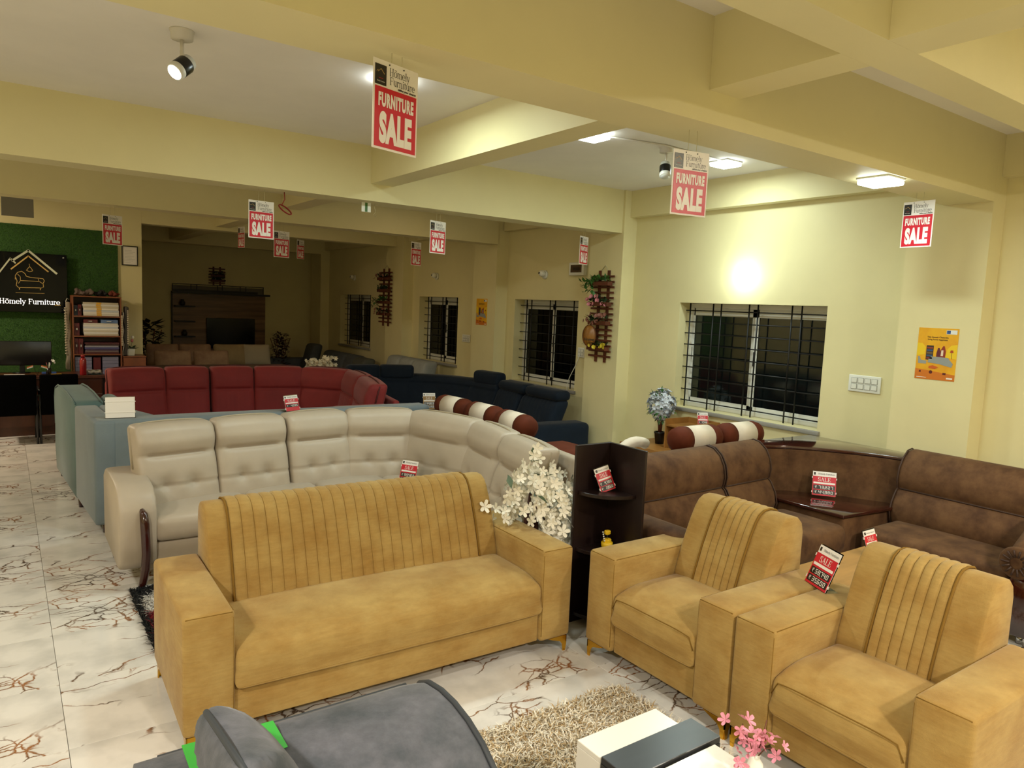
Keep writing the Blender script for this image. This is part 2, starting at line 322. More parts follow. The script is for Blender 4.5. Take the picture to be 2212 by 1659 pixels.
# windows
BAR = mat('black grille bar', '101010', .45, metal=.3)
for k, (a, b, z0, z1) in enumerate(WIN):
    r = thing('window_%d' % (k + 1), 'sliding window with black iron grille', None, (XW, a, z0), kind='structure'); W, Hh = b - a, z1 - z0; xg = .17
    f = MB().box((xg, 0, 0), (xg + .05, W, .05)).box((xg, 0, Hh - .05), (xg + .05, W, Hh)).box((xg, 0, .05), (xg + .05, .045, Hh - .05)).box((xg, W - .045, .05), (xg + .05, W, Hh - .05))
    f.done('window_frame', WHT, r, bevel=.004, seg=1)
    for i in range(2):
        y0 = .045 + i * (W / 2 - .03); y1 = y0 + W / 2 - .03; xx = xg + .008 + .018 * i
        s = MB().box((xx, y0, .05), (xx + .016, y0 + .045, Hh - .05)).box((xx, y1 - .045, .05), (xx + .016, y1, Hh - .05)).box((xx, y0, .05), (xx + .016, y1, .10)).box((xx, y0, Hh - .13), (xx + .016, y1, Hh - .05))
        fo = s.done('sash', WHT, r, bevel=.002, seg=1); MB().box((xx + .006, y0 + .045, .10), (xx + .010, y1 - .045, Hh - .13)).done('pane', GLS, fo)
        if i == 0 or k == 0: MB().box((xx - .014, (y1 - .03) if i else (y1 - .028), Hh * .45), (xx, y1 - .012, Hh * .58)).done('handle', BLK, fo, bevel=.003, seg=1)
    MB().box((-.03, -.03, -.04), (.17, W + .03, -.002)).done('window_sill', mat('grey stone', '8F8C84', .5), r, bevel=.004)
    g = MB().box((.10, .0, .0), (.105, .004, Hh)).done('grille', BAR, r)
    for i in range(9): MB().tube([(.11, .001, Hh * (i + .55) / 9.2), (.11, W - .001, Hh * (i + .55) / 9.2)], .0065, 6).done('bar', BAR, g)
    for fy in ((.04, .22, .28, .48, .54, .76, .82) if k == 0 else (.12, .2, .5, .58, .86, .94)): MB().tube([(.095, W * (1 - fy), .001), (.095, W * (1 - fy), Hh - .001)], .008, 6).done('bar', BAR, g)
# ================================================================ yellow suite
MUS = mat('mustard chenille', '9A7840', .9, col2='AD9056', scale=4.5, bump=.4, bscale=260, sheen=.15, spec=.15, stretch=(1, 1, 1.6), detail=8, fine=(28, .09, (.35, .35, 3.2)))
MUS2 = mat('mustard seam', '7E5F2A', .9, spec=.1)
GOLD = mat('polished brass', 'D8A83A', .22, metal=1)
def leg_gold(r, x, y, sx, sy, h=.09):
    m = MB(); m.prism([(0, 0), (.13, 0), (.10, -.012), (.045, -.03), (.028, -.05), (.022, -h + .0), (.006, -h), (0, -.04)], 0, .006, 'y', M=Matrix.Translation((x, y, h)) @ Matrix.Scale(sx, 4, (1, 0, 0)) @ Matrix.Scale(sy, 4, (0, 1, 0)))
    m.prism([(0, 0), (.13, 0), (.10, -.012), (.045, -.03), (.028, -.05), (.022, -h + .0), (.006, -h), (0, -.04)], 0, .006, 'x', M=Matrix.Translation((x, y, h)) @ Matrix.Scale(sx, 4, (1, 0, 0)) @ Matrix.Scale(sy, 4, (0, 1, 0)))
    return m.done('leg', GOLD, r, label='polished brass bracket leg')
def yellow_seat(name, label, cat, W, ribs, loc, rz, m0, m1, group=None, D=.80, aw=.205):
    r = thing(name, label, cat, loc, rz, group); A = .605; b = .09
    for x in (0, W - aw): MB().soft((x + aw / 2, D / 2, (A + b) / 2), (aw, D, A - b), .022, (2, 3, 2), puff=(.004, .003, .006)).done('arm', MUS, r)
    for x in (0, W - aw):                          # stitched seams on the arm edges
        MB().tube([(x + .012, .006, A - .008), (x + aw - .012, .006, A - .008)], .0025, 5).tube([(x + aw - .008 if x == 0 else x + .008, .006, A - .03), (x + aw - .008 if x == 0 else x + .008, .006, b + .03)], .0022, 5).tube([((x + aw - .007) if x == 0 else x + .007, .02, A - .006), ((x + aw - .007) if x == 0 else x + .007, D - .03, A - .006)], .0025, 5).done('seam', MUS2, r)
    MB().soft((W / 2, D / 2 + .012, .175), (W - 2 * aw + .002, D - .03, .17), .008, (2, 2, 2)).done('base_panel', MUS, r)
    def bend(p, u):
        if u[2] < -.5: p[1] = p[1] * (1 + .0) if u[1] > -.8 else -.2825
        if u[2] > .2 and u[1] < -.2: p[2] -= .045 * ((-u[1] - .2) / .8) ** 2.2
        return p
    MB().soft((W / 2, .28, .354), (W - 2 * aw + .004, .565, .196), .03, (12, 8, 3), puff=(0, .012, .022), fn=bend).done('seat_cushion', MUS, r)
    MB().tube([(aw + .01, .0, .262), (W - aw - .01, .0, .262)], .0028, 6).done('seam', MUS2, r)
    w2 = (W - 2 * aw) / 2
    if W < 1.5: MB().tube([(W / 2 + u * w2 * .985, -.002 - .010 * (1 - u * u), .392 + .018 * (1 - u ** 4) - .05 * (abs(u) > .97)) for u in [-1 + i / 10 for i in range(21)]], .0025, 6).done('seam', MUS2, r)
    # back: side profile in (y, z); swept across x
    prof = [(.44, .40), (.475, .52), (.52, .65), (.568, .765), (.602, .83), (.630, .866), (.665, .885), (.71, .888), (.76, .878), (.795, .848), (.81, .80), (.81, .60), (.81, .30)]
    x0, x1 = aw + .002, W - aw - .002
    n = len(prof); vs = []; ring = []
    for i, (x, k) in enumerate([(x0, .93), (x0 + .006, .985), (x0 + .02, 1), (x1 - .02, 1), (x1 - .006, .985), (x1, .93)]):
        cy, cz = .66, .62
        vs += [(x, cy + (y - cy) * (1 - (1 - k) * .5), cz + (z - cz) * (1 - (1 - k) * .35)) for y, z in prof]
    fs = [(i * n + j, (i + 1) * n + j, (i + 1) * n + j + 1, i * n + j + 1) for i in range(5) for j in range(n - 1)]
    fs += [tuple(range(n)), tuple(range(5 * n + n - 1, 5 * n - 1, -1))] + [(i * n, i * n + n - 1, (i + 1) * n + n - 1, (i + 1) * n) for i in range(5)]
    MB().add(vs, fs, True).done('backrest', MUS, r)
    # channelled panel laid over the front and the top
    a, c = x0 + m0, x1 - m1; path = prof[:10]; vs = []; per = 8; M_ = ribs * per
    nor = []
    for j in range(len(path)):
        p, q = path[max(0, j - 1)], path[min(len(path) - 1, j + 1)]; t = Vector((q[0] - p[0], q[1] - p[1])).normalized(); nor.append((-t.y, t.x))
    for i in range(M_ + 1):
        g = (abs(sin(pi * i / per)) ** .32 if i % per else 0) * .010 + .003 if 0 < i < M_ else .001
        for j, (y, z) in enumerate(path): vs.append((a + (c - a) * i / M_, y + nor[j][0] * g, z + nor[j][1] * g))
    n = len(path); fs = [(i * n + j, (i + 1) * n + j, (i + 1) * n + j + 1, i * n + j + 1) for i in range(M_) for j in range(n - 1)]
    MB().add(vs, fs, True).done('channelled_panel', MUS, r, label='vertically channelled back panel')
    st = MB(); [st.tube([(a + (c - a) * i / ribs, y + nor[j][0] * .0035, z + nor[j][1] * .0035) for j, (y, z) in enumerate(path)], .0018, 4, cap=False) for i in range(1, ribs)]; st.done('stitching', MUS2, r, kind='stuff')
    for x in (a - .004, c + .004): MB().tube([(x, y + nor[j][0] * .006, z + nor[j][1] * .006) for j, (y, z) in enumerate(path)], .006, 8).done('piping', MUS2, r)
    for x, sx in ((.012, 1), (W - .012, -1)):
        for y, sy in ((.012, 1), (D - .012, -1)): leg_gold(r, x, y, sx, sy)
    return r
yellow_seat('three_seat_sofa', 'long mustard yellow three-seat sofa with channelled back and brass legs', 'sofa', 2.0, 23, (.553, 2.985, 0), radians(-1.2), .10, .13, D=.80)
yellow_seat('armchair', 'mustard armchair beside the dark corner shelf, farther of the yellow pair', 'armchair', .965, 6, (2.595, 2.868, 0), radians(-90), .145, .145, 'mustard armchairs', D=.80)
yellow_seat('armchair', 'mustard armchair with a tilted price stand on its arm, nearer of the pair', 'armchair', .965, 6, (2.59, 1.895, 0), radians(-90.0), .145, .145, 'mustard armchairs', D=.80)
# ================================================================ back cushion sofas
def back_cushion(r, p0, p1, z0, z1, th, m, mp, style, lean=.12, name='back_cushion'):
    """p0, p1: ends of the top edge seen from the front (left, right)"""
    p0, p1 = Vector(p0), Vector(p1); d = p1 - p0; L = d.length; ang = math.atan2(d.y, d.x); c = (p0 + p1) / 2; h = z1 - z0
    def fn(p, u):
        f = max(0, -u[1])                      # front face weight
        t = (u[2] + 1) / 2; x = u[0]
        g = 0
        if style == 'beige':
            g += .030 * exp(-((t - .65) / .022) ** 2) * (.30 + .7 * (abs(x) < .66)) + .014 * exp(-((t - .65) / .09) ** 2)
            g += .014 * exp(-((t - .29) / .014) ** 2)
            for bx in (-.35, .33): g += .030 * exp(-((x - bx) / .17) ** 2 - ((t - .31) / .09) ** 2) + .018 * exp(-((x - bx) / .05) ** 2 - ((t - .29) / .03) ** 2)
            g -= .022 * exp(-((t - .83) / .11) ** 2)
        elif style == 'red':
            g += .032 * exp(-((t - .58) / .022) ** 2) * (.3 + .7 * (abs(x) < .8)) - .022 * exp(-((t - .78) / .14) ** 2)
            if t < .55: g += .006 * (1 - abs(sin(x * 14)) ** .6)
        elif style == 'plain': g = 0
        elif style == 'diamond':
            g += .006 * max(exp(-(((x * 4 + t * 3) % 1 - .5) / .08) ** 2), exp(-(((x * 4 - t * 3) % 1 - .5) / .08) ** 2)) if t < .9 else 0
        elif style == 'slant':
            g += .006 * exp(-(((x * 5 + t * 1.2) % 1 - .5) / .1) ** 2)
        if f > .4: p[1] += g
        p[1] += lean * (t - 1) * h * -1 * -1 if False else 0
        p[1] += -lean * (1 - t)                # foot of the cushion comes forward
        p[2] += .012 * (1 - x * x) if t > .9 and style in ('beige', 'red') else 0
        return p
    res = (18, 2, 34) if style in ('beige', 'red') else ((40, 2, 30) if style in ('diamond', 'slant') else (6, 3, 6))
    M = MT((c.x, c.y, (z0 + z1) / 2), ang)
    o = MB().soft((0, .015, 0), (L * (.965 if style == 'red' else .98), th, h), min(th * .42, .042 if style in ('beige', 'red') else .07), res, puff=(0, .018, .0), fn=fn, M=M).done(name, m, r)
    if mp:
        w, hh = L * .985 / 2, h / 2; pts = []
        for i in range(25):
            x = -1 + 2 * i / 24; pts.append((x * w * .97, .02, hh + .004 + (.012 * (1 - x * x)) - .03 * abs(x) ** 8))
        pts = [(-w + .0, .02 - lean * .5, 0), (-w + .004, .02 - lean * .12, hh * .75)] + pts + [(w - .004, .02 - lean * .12, hh * .75), (w, .02 - lean * .5, 0)]
        MB().tube(pts, .008, 6, M=M).done('piping', mp, r)
    return o
def run_box(r, p0, p1, z0, z1, dep, m, name, off=0, rr=.03, puff=(0, 0, 0)):
    p0, p1 = Vector(p0), Vector(p1); d = p1 - p0; ang = math.atan2(d.y, d.x); c = (p0 + p1) / 2
    return MB().soft((0, off + dep / 2, 0), (d.length, dep, z1 - z0), rr, (6, 3, 3), puff=puff, M=MT((c.x, c.y, (z0 + z1) / 2), ang)).done(name, m, r)
BEI = mat('greige leatherette', 'AFA290', .42, var=.05, scale=3, bump=.12, bscale=400, spec=.4); BEIP = mat('greige piping', 'A1957E', .6)
DWD = mat('dark polished wood', '33120C', .22, var=.25, scale=6, stretch=(1, 1, .2), coat=.5)
r = thing('corner_sofa', 'greige leatherette corner sofa with a curved dark wooden arm trim', 'sofa', (0, 0, 0))
PB = [(.685, 5.47), (1.235, 5.58), (1.785, 5.64), (2.325, 5.71), (2.90, 5.54), (3.12, 4.83), (3.02, 4.24), (2.90, 3.64)]
for i in range(7):
    back_cushion(r, (*PB[i], 0), (*PB[i + 1], 0), .40, .985, .18, BEI, BEIP, 'beige', lean=.14)
for (a, b) in [((.76, 4.98), (1.42, 4.98)), ((1.425, 4.98), (1.98, 4.98)), ((1.985, 4.98), (2.55, 4.98))]:
    run_box(r, (*a, 0), (*b, 0), .29, .46, .60, BEI, 'seat_cushion', rr=.05, puff=(0, .01, .015))
run_box(r, (2.555, 5.50, 0), (2.50, 4.95, 0), .29, .455, .62, BEI, 'seat_cushion', rr=.05, puff=(0, .01, .015)); run_box(r, (2.49, 4.94, 0), (2.42, 4.28, 0), .29, .455, .60, BEI, 'seat_cushion', rr=.05, puff=(0, .01, .015)); run_box(r, (2.41, 4.27, 0), (2.34, 3.98, 0), .29, .455, .60, BEI, 'seat_cushion', rr=.05, puff=(0, .01, .015))
run_box(r, (.70, 5.02, 0), (2.6, 5.02, 0), .10, .285, .75, BEI, 'base_panel', rr=.02); run_box(r, (2.56, 5.0, 0), (2.40, 3.95, 0), .10, .285, .62, BEI, 'base_panel', rr=.02)
run_box(r, (.80, 5.72, 0), (2.36, 5.86, 0), .10, .84, .10, BEI, 'back_frame', rr=.03); run_box(r, (3.24, 4.9, 0), (3.05, 3.56, 0), .10, .93, .08, BEI, 'back_frame', rr=.03)
# arm with a dropping top and a bulging front
prof = [(5.78, .14), (5.80, .60), (5.70, .66), (5.50, .67), (5.25, .665), (5.10, .645), (5.01, .59), (4.975, .50), (4.975, .34), (4.99, .18), (5.03, .13)]
m = MB(); n = len(prof); vs = []
for x, k in ((.545, .90), (.555, .97), (.58, 1), (.73, 1), (.755, .97), (.765, .90)): vs += [(x + .012, 5.35 + (y - 5.35) * (1 - (1 - k) * .35), .40 + (z - .40) * (1 - (1 - k) * .55)) for y, z in prof]
m.add(vs, [(i * n + j, (i + 1) * n + j, (i + 1) * n + (j + 1) % n, i * n + (j + 1) % n) for i in range(5) for j in range(n)] + [tuple(range(n)), tuple(range(6 * n - 1, 5 * n - 1, -1))], True); m.done('arm', BEI, r)
MB().tube([(.69, 4.99, .52), (.695, 4.955, .50), (.70, 4.945, .44), (.705, 4.95, .34), (.71, 4.965, .24), (.705, 4.97, .14), (.69, 4.97, .05), (.675, 4.965, .002)], [.014, .024, .028, .027, .027, .027, .024, .019], 12).done('arm_trim', DWD, r, label='curved dark polished wooden arm trim')

MB().box((.60, 5.68, 0), (.65, 5.73, .15)).done('leg', DWD, r, bevel=.004); MB().box((2.30, 5.7, 0), (2.35, 5.75, .12)).done('leg', DWD, r, bevel=.004)
# blue-grey sofa set whose back is to the camera
BLU = mat('dusty blue fabric', '6F7B80', .8, var=.07, scale=3, bump=.25, bscale=300, sheen=.2); TEA = mat('dusty teal fabric', '56706F', .8, var=.09, scale=3, bump=.25, bscale=300, sheen=.2)
r = thing('corner_sofa', 'dusty blue corner sofa with its back to the greige sofa', 'sofa', (0, 0, 0))
run_box(r, (.56, 6.28, 0), (3.46, 6.28, 0), .08, .90, .22, BLU, 'backrest', rr=.03)
MB().prism([(.545, 6.275), (.70, 6.275), (.66, 7.24), (.485, 7.24)], .075, .895, 'z').done('side_panel', BLU, r, bevel=.022)
MB().prism([(.70, 6.51), (1.02, 6.51), (.80, 7.24), (.67, 7.24)], .08, .893, 'z').done('arm', BLU, r, bevel=.02)
m = MB(); tp = [(7.25, .06), (8.62, .06), (8.70, .30), (8.66, .52), (8.68, .80), (8.60, .90), (8.40, .945), (8.1, .955), (7.7, .945), (7.4, .92), (7.25, .905)]
n = len(tp); vs = []
for dx, k in ((0, .97), (.02, 1), (.20, 1), (.22, .97)): vs += [(.487 - (y - 7.25) * .055 + dx, 7.95 + (y - 7.95) * k, .5 + (z - .5) * k) for y, z in tp]
m.add(vs, [(i * n + j, (i + 1) * n + j, (i + 1) * n + (j + 1) % n, i * n + (j + 1) % n) for i in range(3) for j in range(n)] + [tuple(range(n)), tuple(range(4 * n - 1, 3 * n - 1, -1))], True).done('chaise_back', TEA, r)
MB().tube([(.70 - (y - 7.25) * .055, y, z + .006) for y, z in reversed(tp[4:])], .008, 6).done('piping', TEA, r)
MB().tube([(.487 - (y - 7.25) * .055 + .004, y, z + .002) for y, z in reversed(tp[3:])], .007, 6).done('piping', TEA, r)
run_box(r, (.72, 7.26, 0), (1.35, 7.26, 0), .10, .42, 1.1, BLU, 'chaise_seat', rr=.04)
MB().soft((2.2, 6.90, .27), (2.4, .70, .32), .04, (4, 3, 3)).done('seat', BLU, r)
for x, y in ((.62, 6.35), (.52, 7.2), (.46, 8.5), (3.3, 6.35)): MB().lathe([(.02, 0), (.025, .09)], 10, c=(x, y, 0)).done('leg', DWD, r)
o = MB().soft((0, 0, 0), (.50, .14, .46), .06, (8, 3, 8), puff=(0, .05, 0), M=MT((0, 0, 0), radians(-86), radians(-24))).done('throw_pillow', TEA, loc=(.76, 7.60, .70)); tag(o, 'teal throw pillow leaning inside the dusty blue sofa', 'pillow')
# ---------------------------------------------------------------- red sofa
RED = mat('crimson fabric', '7A1B1B', .72, var=.10, scale=3, bump=.2, bscale=300, sheen=.15); REDP = mat('dark red piping', '4A0E10', .7)
r = thing('corner_sofa', 'crimson corner sofa with a row of high pleated back cushions', 'sofa', (0, 0, 0))
PR = [(.93, 9.24), (1.54, 9.36), (2.045, 9.33), (2.565, 9.31), (3.17, 9.18), (3.62, 8.66), (3.50, 7.95), (3.25, 7.05)]
for i in range(7): back_cushion(r, (*PR[i], 0), (*PR[i + 1], 0), .40, 1.02, .20, RED, REDP, 'red', lean=.14)
run_box(r, (.95, 8.45, 0), (3.0, 8.45, 0), .10, .45, .95, RED, 'seat', rr=.05); run_box(r, (2.5, 8.44, 0), (2.4, 6.98, 0), .10, .45, .85, RED, 'seat', rr=.05)
MB().soft((.80, 8.9, .35), (.22, 1.0, .54), .06, (3, 4, 3)).done('arm', RED, r); MB().soft((2.98, 6.85, .45), (.62, .2, .78), .05, (3, 4, 3)).done('arm', RED, r)
run_box(r, (3.68, 8.4, 0), (3.40, 7.0, 0), .07, .85, .08, RED, 'back_frame'); run_box(r, (.95, 9.5, 0), (3.1, 9.5, 0), .07, .85, .08, RED, 'back_frame')
# ---------------------------------------------------------------- navy sofa
NAV = mat('navy velvet', '121D2A', .8, var=.14, scale=4, bump=.25, bscale=300, sheen=.1, spec=.2); NAVD = mat('dark navy piping', '0A121B', .7)
r = thing('corner_sofa', 'navy velvet curved corner sofa with raised headrests below the windows', 'sofa', (0, 0, 0))
PN = [(3.95, 9.72), (4.46, 9.69), (4.95, 9.52), (5.32, 9.20), (5.52, 8.72), (5.60, 8.12), (5.60, 7.55), (5.56, 6.74)]
def curve_back(pts, z0, z1, th, m, lean, fn, name):
    # one continuous upholstered back swept along a smooth plan curve
    P4 = [Vector((*p, 0)) for p in pts]; path = []
    for i in range(len(P4) - 1):
        a_, b_ = P4[max(0, i - 1)], P4[min(len(P4) - 1, i + 2)]; p, q = P4[i], P4[i + 1]
        for k in range(14): t = k / 14; path.append(p * (2 * t ** 3 - 3 * t * t + 1) + (q - a_) * .5 * (t ** 3 - 2 * t * t + t) + q * (3 * t * t - 2 * t ** 3) + (b_ - p) * .5 * (t ** 3 - t * t))
    path.append(P4[-1]); N = len(path); acc = [0]
    for i in range(1, N): acc.append(acc[-1] + (path[i] - path[i - 1]).length)
    vs = []; K = 26
    for i, p in enumerate(path):
        t = (path[min(N - 1, i + 1)] - path[max(0, i - 1)]).normalized(); n_ = Vector((-t.y, t.x, 0))
        for j in range(K + 1):
            h = j / K; z = z0 + (z1 - z0) * h; g = fn(acc[i], h); q = p - n_ * (th * .5 + lean * (1 - h)) + n_ * (g + .03 * max(0, h - .93) / .07); vs.append((q.x, q.y, z))
        for h in (1.012, 1.012, .9, 0): pass
        for o_, z in ((.25, z1 + .008), (.45, z1 - .01), (.5, z1 - .05), (.5, z0)): q = p + n_ * th * o_; vs.append((q.x, q.y, z))
    n = K + 5
    fs = [(i * n + j, (i + 1) * n + j, (i + 1) * n + (j + 1) % n, i * n + (j + 1) % n) for i in range(N - 1) for j in range(n)] + [tuple(range(n)), tuple(range(N * n - 1, (N - 1) * n - 1, -1))]
    return MB().add(vs, fs, True).done(name, m, r)
def gv(acc, h):
    if h > .80: return -.012
    g = .02 * exp(-((h - .80) / .02) ** 2)
    return g + .007 * max(exp(-(((acc * 7 + h * 4) % 1 - .5) / .09) ** 2), exp(-(((acc * 7 - h * 4) % 1 - .5) / .09) ** 2)) + .02 * exp(-((acc % 1.05 - 1.0) / .012) ** 2)
curve_back(PN[:6], .42, .86, .20, NAV, .15, gv, 'curved_backrest')
back_cushion(r, (*PN[5], 0), (*PN[6], 0), .42, .82, .22, NAV, None, 'slant', lean=.16); back_cushion(r, (*PN[6], 0), (*PN[7], 0), .42, .80, .22, NAV, None, 'slant', lean=.16)
for i in (0, 1): a, b = Vector((*PN[i], 0)), Vector((*PN[i + 1], 0)); run_box(r, a + (b - a) * .02, a + (b - a) * .98, .80, 1.0, .16, NAV, 'headrest', off=-.14, rr=.05)
a, b = Vector((*PN[4], 0)), Vector((*PN[5], 0)); run_box(r, a + (b - a) * .12, a + (b - a) * 1.0, .80, 1.0, .20, NAV, 'headrest', off=-.12, rr=.06)
A, B = Vector((*PN[5], 0)), Vector((*PN[7], 0))
for a, b in ((.02, .48), (.49, 1)): run_box(r, A + (B - A) * a, A + (B - A) * b, .785, .915, .24, NAV, 'headrest', off=-.12, rr=.06)
run_box(r, (3.95, 8.75, 0), (4.95, 8.7, 0), .10, .46, .85, NAV, 'seat', rr=.05); run_box(r, (4.7, 8.7, 0), (4.75, 6.6, 0), .10, .46, .80, NAV, 'seat', rr=.05)
run_box(r, (4.85, 6.58, 0), (5.72, 6.50, 0), .10, .57, .30, NAV, 'arm', off=-.1, rr=.06)
# ---------------------------------------------------------------- rolled brown and cream sofa facing the windows
MAR = mat('chestnut velvet', '55230F', .75, var=.15, scale=5, spec=.2); CRM = mat('cream velvet', 'D8CBB8', .7, var=.05, scale=6)
r = thing('rolled_sofa', 'corner sofa with chestnut and cream striped bolster backs seen from behind', 'sofa', (0, 0, 0))
def bolster(p0, p1, rad, name='bolster', ell=1):
    p0, p1 = Vector(p0), Vector(p1); d = p1 - p0; ang = math.atan2(d.y, d.x); L = d.length; bo = None
    for a, b, m in ((0, .27, MAR), (.27, .75, CRM), (.75, 1, MAR)):
        prof = []
        if a == 0: prof = [(.001, 0), (rad * .55, .004), (rad * .88, .03), (rad, .08)]
        else: prof = [(rad, a * L)]
        prof += [(rad, b * L)] if b < 1 else [(rad, L - .08), (rad * .88, L - .03), (rad * .55, L - .004), (.001, L)]
        M = MT(tuple(p0), ang) @ Matrix.Rotation(pi / 2, 4, 'Y')
        o = MB().lathe(prof, 22, M=M)
        if bo is None: bo = o.done(name, m, r)
        else: o.done('stripe' if m is CRM else 'end_band', m, bo)
for a, b in (((3.54, 6.22, .915), (3.57, 5.71, .915)), ((3.57, 5.70, .915), (3.57, 5.19, .915)), ((3.57, 5.18, .915), (3.52, 4.68, .91)), ((4.28, 3.83, .915), (4.79, 3.81, .915)), ((4.80, 3.81, .915), (5.31, 3.80, .915))): bolster(a, b, .105)
MB().soft((0, 0, 0), (.13, 1.55, .74), .04, M=MT((3.56, 5.44, .455))).done('backrest', MAR, r)
MB().soft((0, 0, 0), (1.4, .13, .74), .04, M=MT((4.6, 3.83, .455))).done('backrest', MAR, r)
MB().soft((3.62, 4.20, .45), (.40, .80, .78), .12, (4, 4, 4)).done('corner_backrest', MAR, r)
MB().soft((4.05, 5.45, .25), (.75, 1.5, .34), .05).done('seat', CRM, r); MB().soft((4.55, 4.27, .25), (1.3, .68, .34), .05).done('seat', CRM, r)
[MB().lathe([(.02, 0), (.025, .088)], 10, c=(x, y, 0)).done('leg', DWD, r) for x, y in ((3.6, 6.1), (4.35, 6.1), (3.62, 4.7), (4.0, 3.86), (5.15, 3.86), (5.1, 4.5), (4.35, 4.8))]
MB().tube([(4.25 + .20 * cos(t), 4.2, .70 + .14 * sin(t)) for t in [pi * .3 + i * .28 for i in range(8)]], .045, 10).done('arm_roll', CRM, r)
# ---------------------------------------------------------------- brown suede corner sofa
SUE = mat('brown suede', '462D1A', .8, col2='684A2E', scale=6.5, spec=.25, sheen=.03, bump=.15, bscale=150, detail=9); SUEP = mat('brown suede piping', '3A2416', .7)
LAC = mat('lacquered mahogany', '35120B', .12, var=.3, scale=8, stretch=(1, .15, 1), coat=.8)
r = thing('corner_sofa', 'mottled brown suede corner sofa with lacquered corner table and scroll arm', 'sofa', (0, 0, 0))
def roll_back(p0, p1, zt, m=SUE, name='back_cushion', D=.26):
    """two stacked rolls, leaning; p0->p1 is the front top line, left to right from the front"""
    p0, p1 = Vector((*p0, 0)), Vector((*p1, 0)); d = p1 - p0; ang = math.atan2(d.y, d.x); L = d.length; c = (p0 + p1) / 2
    prof = [(-.13, .42), (-.155, .50), (-.135, .58), (-.09, .655), (-.065, .675), (-.075, .69), (-.085, .75), (-.07, .83), (-.03, .90), (.03, zt - .01), (.09, zt), (.15, zt - .025), (.19, zt - .09), (.20, .70), (.20, .20), (0, .20), (-.10, .35)]
    n = len(prof); vs = []
    for x, k in ((-L / 2, .88), (-L / 2 + .012, .96), (-L / 2 + .04, 1), (L / 2 - .04, 1), (L / 2 - .012, .96), (L / 2, .88)): vs += [(x, .04 + (y - .04) * (1 - (1 - k) * .9), .6 + (z - .6) * (1 - (1 - k) * .5)) for y, z in prof]
    M = MT((c.x, c.y, 0), ang)
    MB().add(vs, [(i * n + j, (i + 1) * n + j, (i + 1) * n + (j + 1) % n, i * n + (j + 1) % n) for i in range(5) for j in range(n)] + [tuple(range(n)), tuple(range(6 * n - 1, 5 * n - 1, -1))], True, M).done(name, m, r)
    for x in (-L / 2 + .012, L / 2 - .012): MB().tube([(x, y - .004, z) for y, z in prof[:13]], .006, 6, M=M).done('piping', SUEP, r)
    MB().tube([(-L / 2 + .03, -.070, .676), (L / 2 - .03, -.070, .676)], .006, 6, M=M).done('piping', SUEP, r)
roll_back((3.30, 3.30), (4.22, 3.34), .955); roll_back((4.22, 3.34), (4.80, 3.37), .955)
roll_back((5.53, 2.66), (5.51, 1.40), .965); 
run_box(r, (3.35, 2.75, 0), (3.98, 2.75, 0), .26, .45, .46, SUE, 'seat_cushion', rr=.05, puff=(0, .01, .01)); run_box(r, (3.99, 2.66, 0), (4.85, 2.66, 0), .26, .47, .55, SUE, 'seat_cushion', rr=.06, puff=(0, .01, .015))
run_box(r, (4.93, 2.62, 0), (4.93, 1.70, 0), .27, .45, .58, SUE, 'seat_cushion', rr=.04, puff=(0, .005, .01))
run_box(r, (3.36, 2.78, 0), (4.0, 2.78, 0), .05, .15, .6, SUE, 'plinth', rr=.03); run_box(r, (3.36, 2.77, 0), (4.0, 2.77, 0), .15, .26, .6, SUE, 'front_roll', rr=.05); run_box(r, (3.99, 2.68, 0), (4.84, 2.68, 0), .05, .15, .6, SUE, 'plinth', rr=.03); run_box(r, (3.99, 2.67, 0), (4.84, 2.67, 0), .15, .26, .6, SUE, 'front_roll', rr=.05)
run_box(r, (4.95, 2.6, 0), (4.95, 1.6, 0), .05, .15, .6, SUE, 'plinth', rr=.03); run_box(r, (4.94, 2.6, 0), (4.94, 1.6, 0), .15, .27, .6, SUE, 'front_roll', rr=.05)
MB().soft((3.25, 3.02, .36), (.22, .62, .56), .09, (3, 4, 3)).done('arm', SUE, r)
# corner: padded curved back, ledge on top, low table in front
arc = [(4.83, 3.50), (4.95, 3.46), (5.12, 3.36), (5.28, 3.20), (5.42, 3.0), (5.52, 2.82), (5.56, 2.68)]
m = MB(); 
for i in range(6):
    (ax_, ay), (bx_, by) = arc[i], arc[i + 1]; m.prism([(ax_, ay), (bx_, by), (bx_ + .05, by + .06), (ax_ + .05, ay + .06)], .45, .865)
m.done('corner_back', SUE, r)
MB().prism(arc + [(5.80, 2.62), (5.80, 3.62), (4.86, 3.64)], .868, .893, 'z').done('ledge', LAC, r, bevel=.005)
MB().prism([(4.83, 3.50), (4.86, 2.70), (5.50, 2.66), (5.56, 2.70), (5.4, 3.02), (5.12, 3.36)], .16, .51, 'z').done('corner_base', SUE, r, bevel=.02)
MB().prism([(4.80, 3.46), (4.82, 2.69), (5.44, 2.63), (5.50, 2.72), (5.36, 3.0), (5.1, 3.33), (4.92, 3.44)], .513, .538, 'z').done('corner_table_top', LAC, r, bevel=.006, label='glossy mahogany table top')
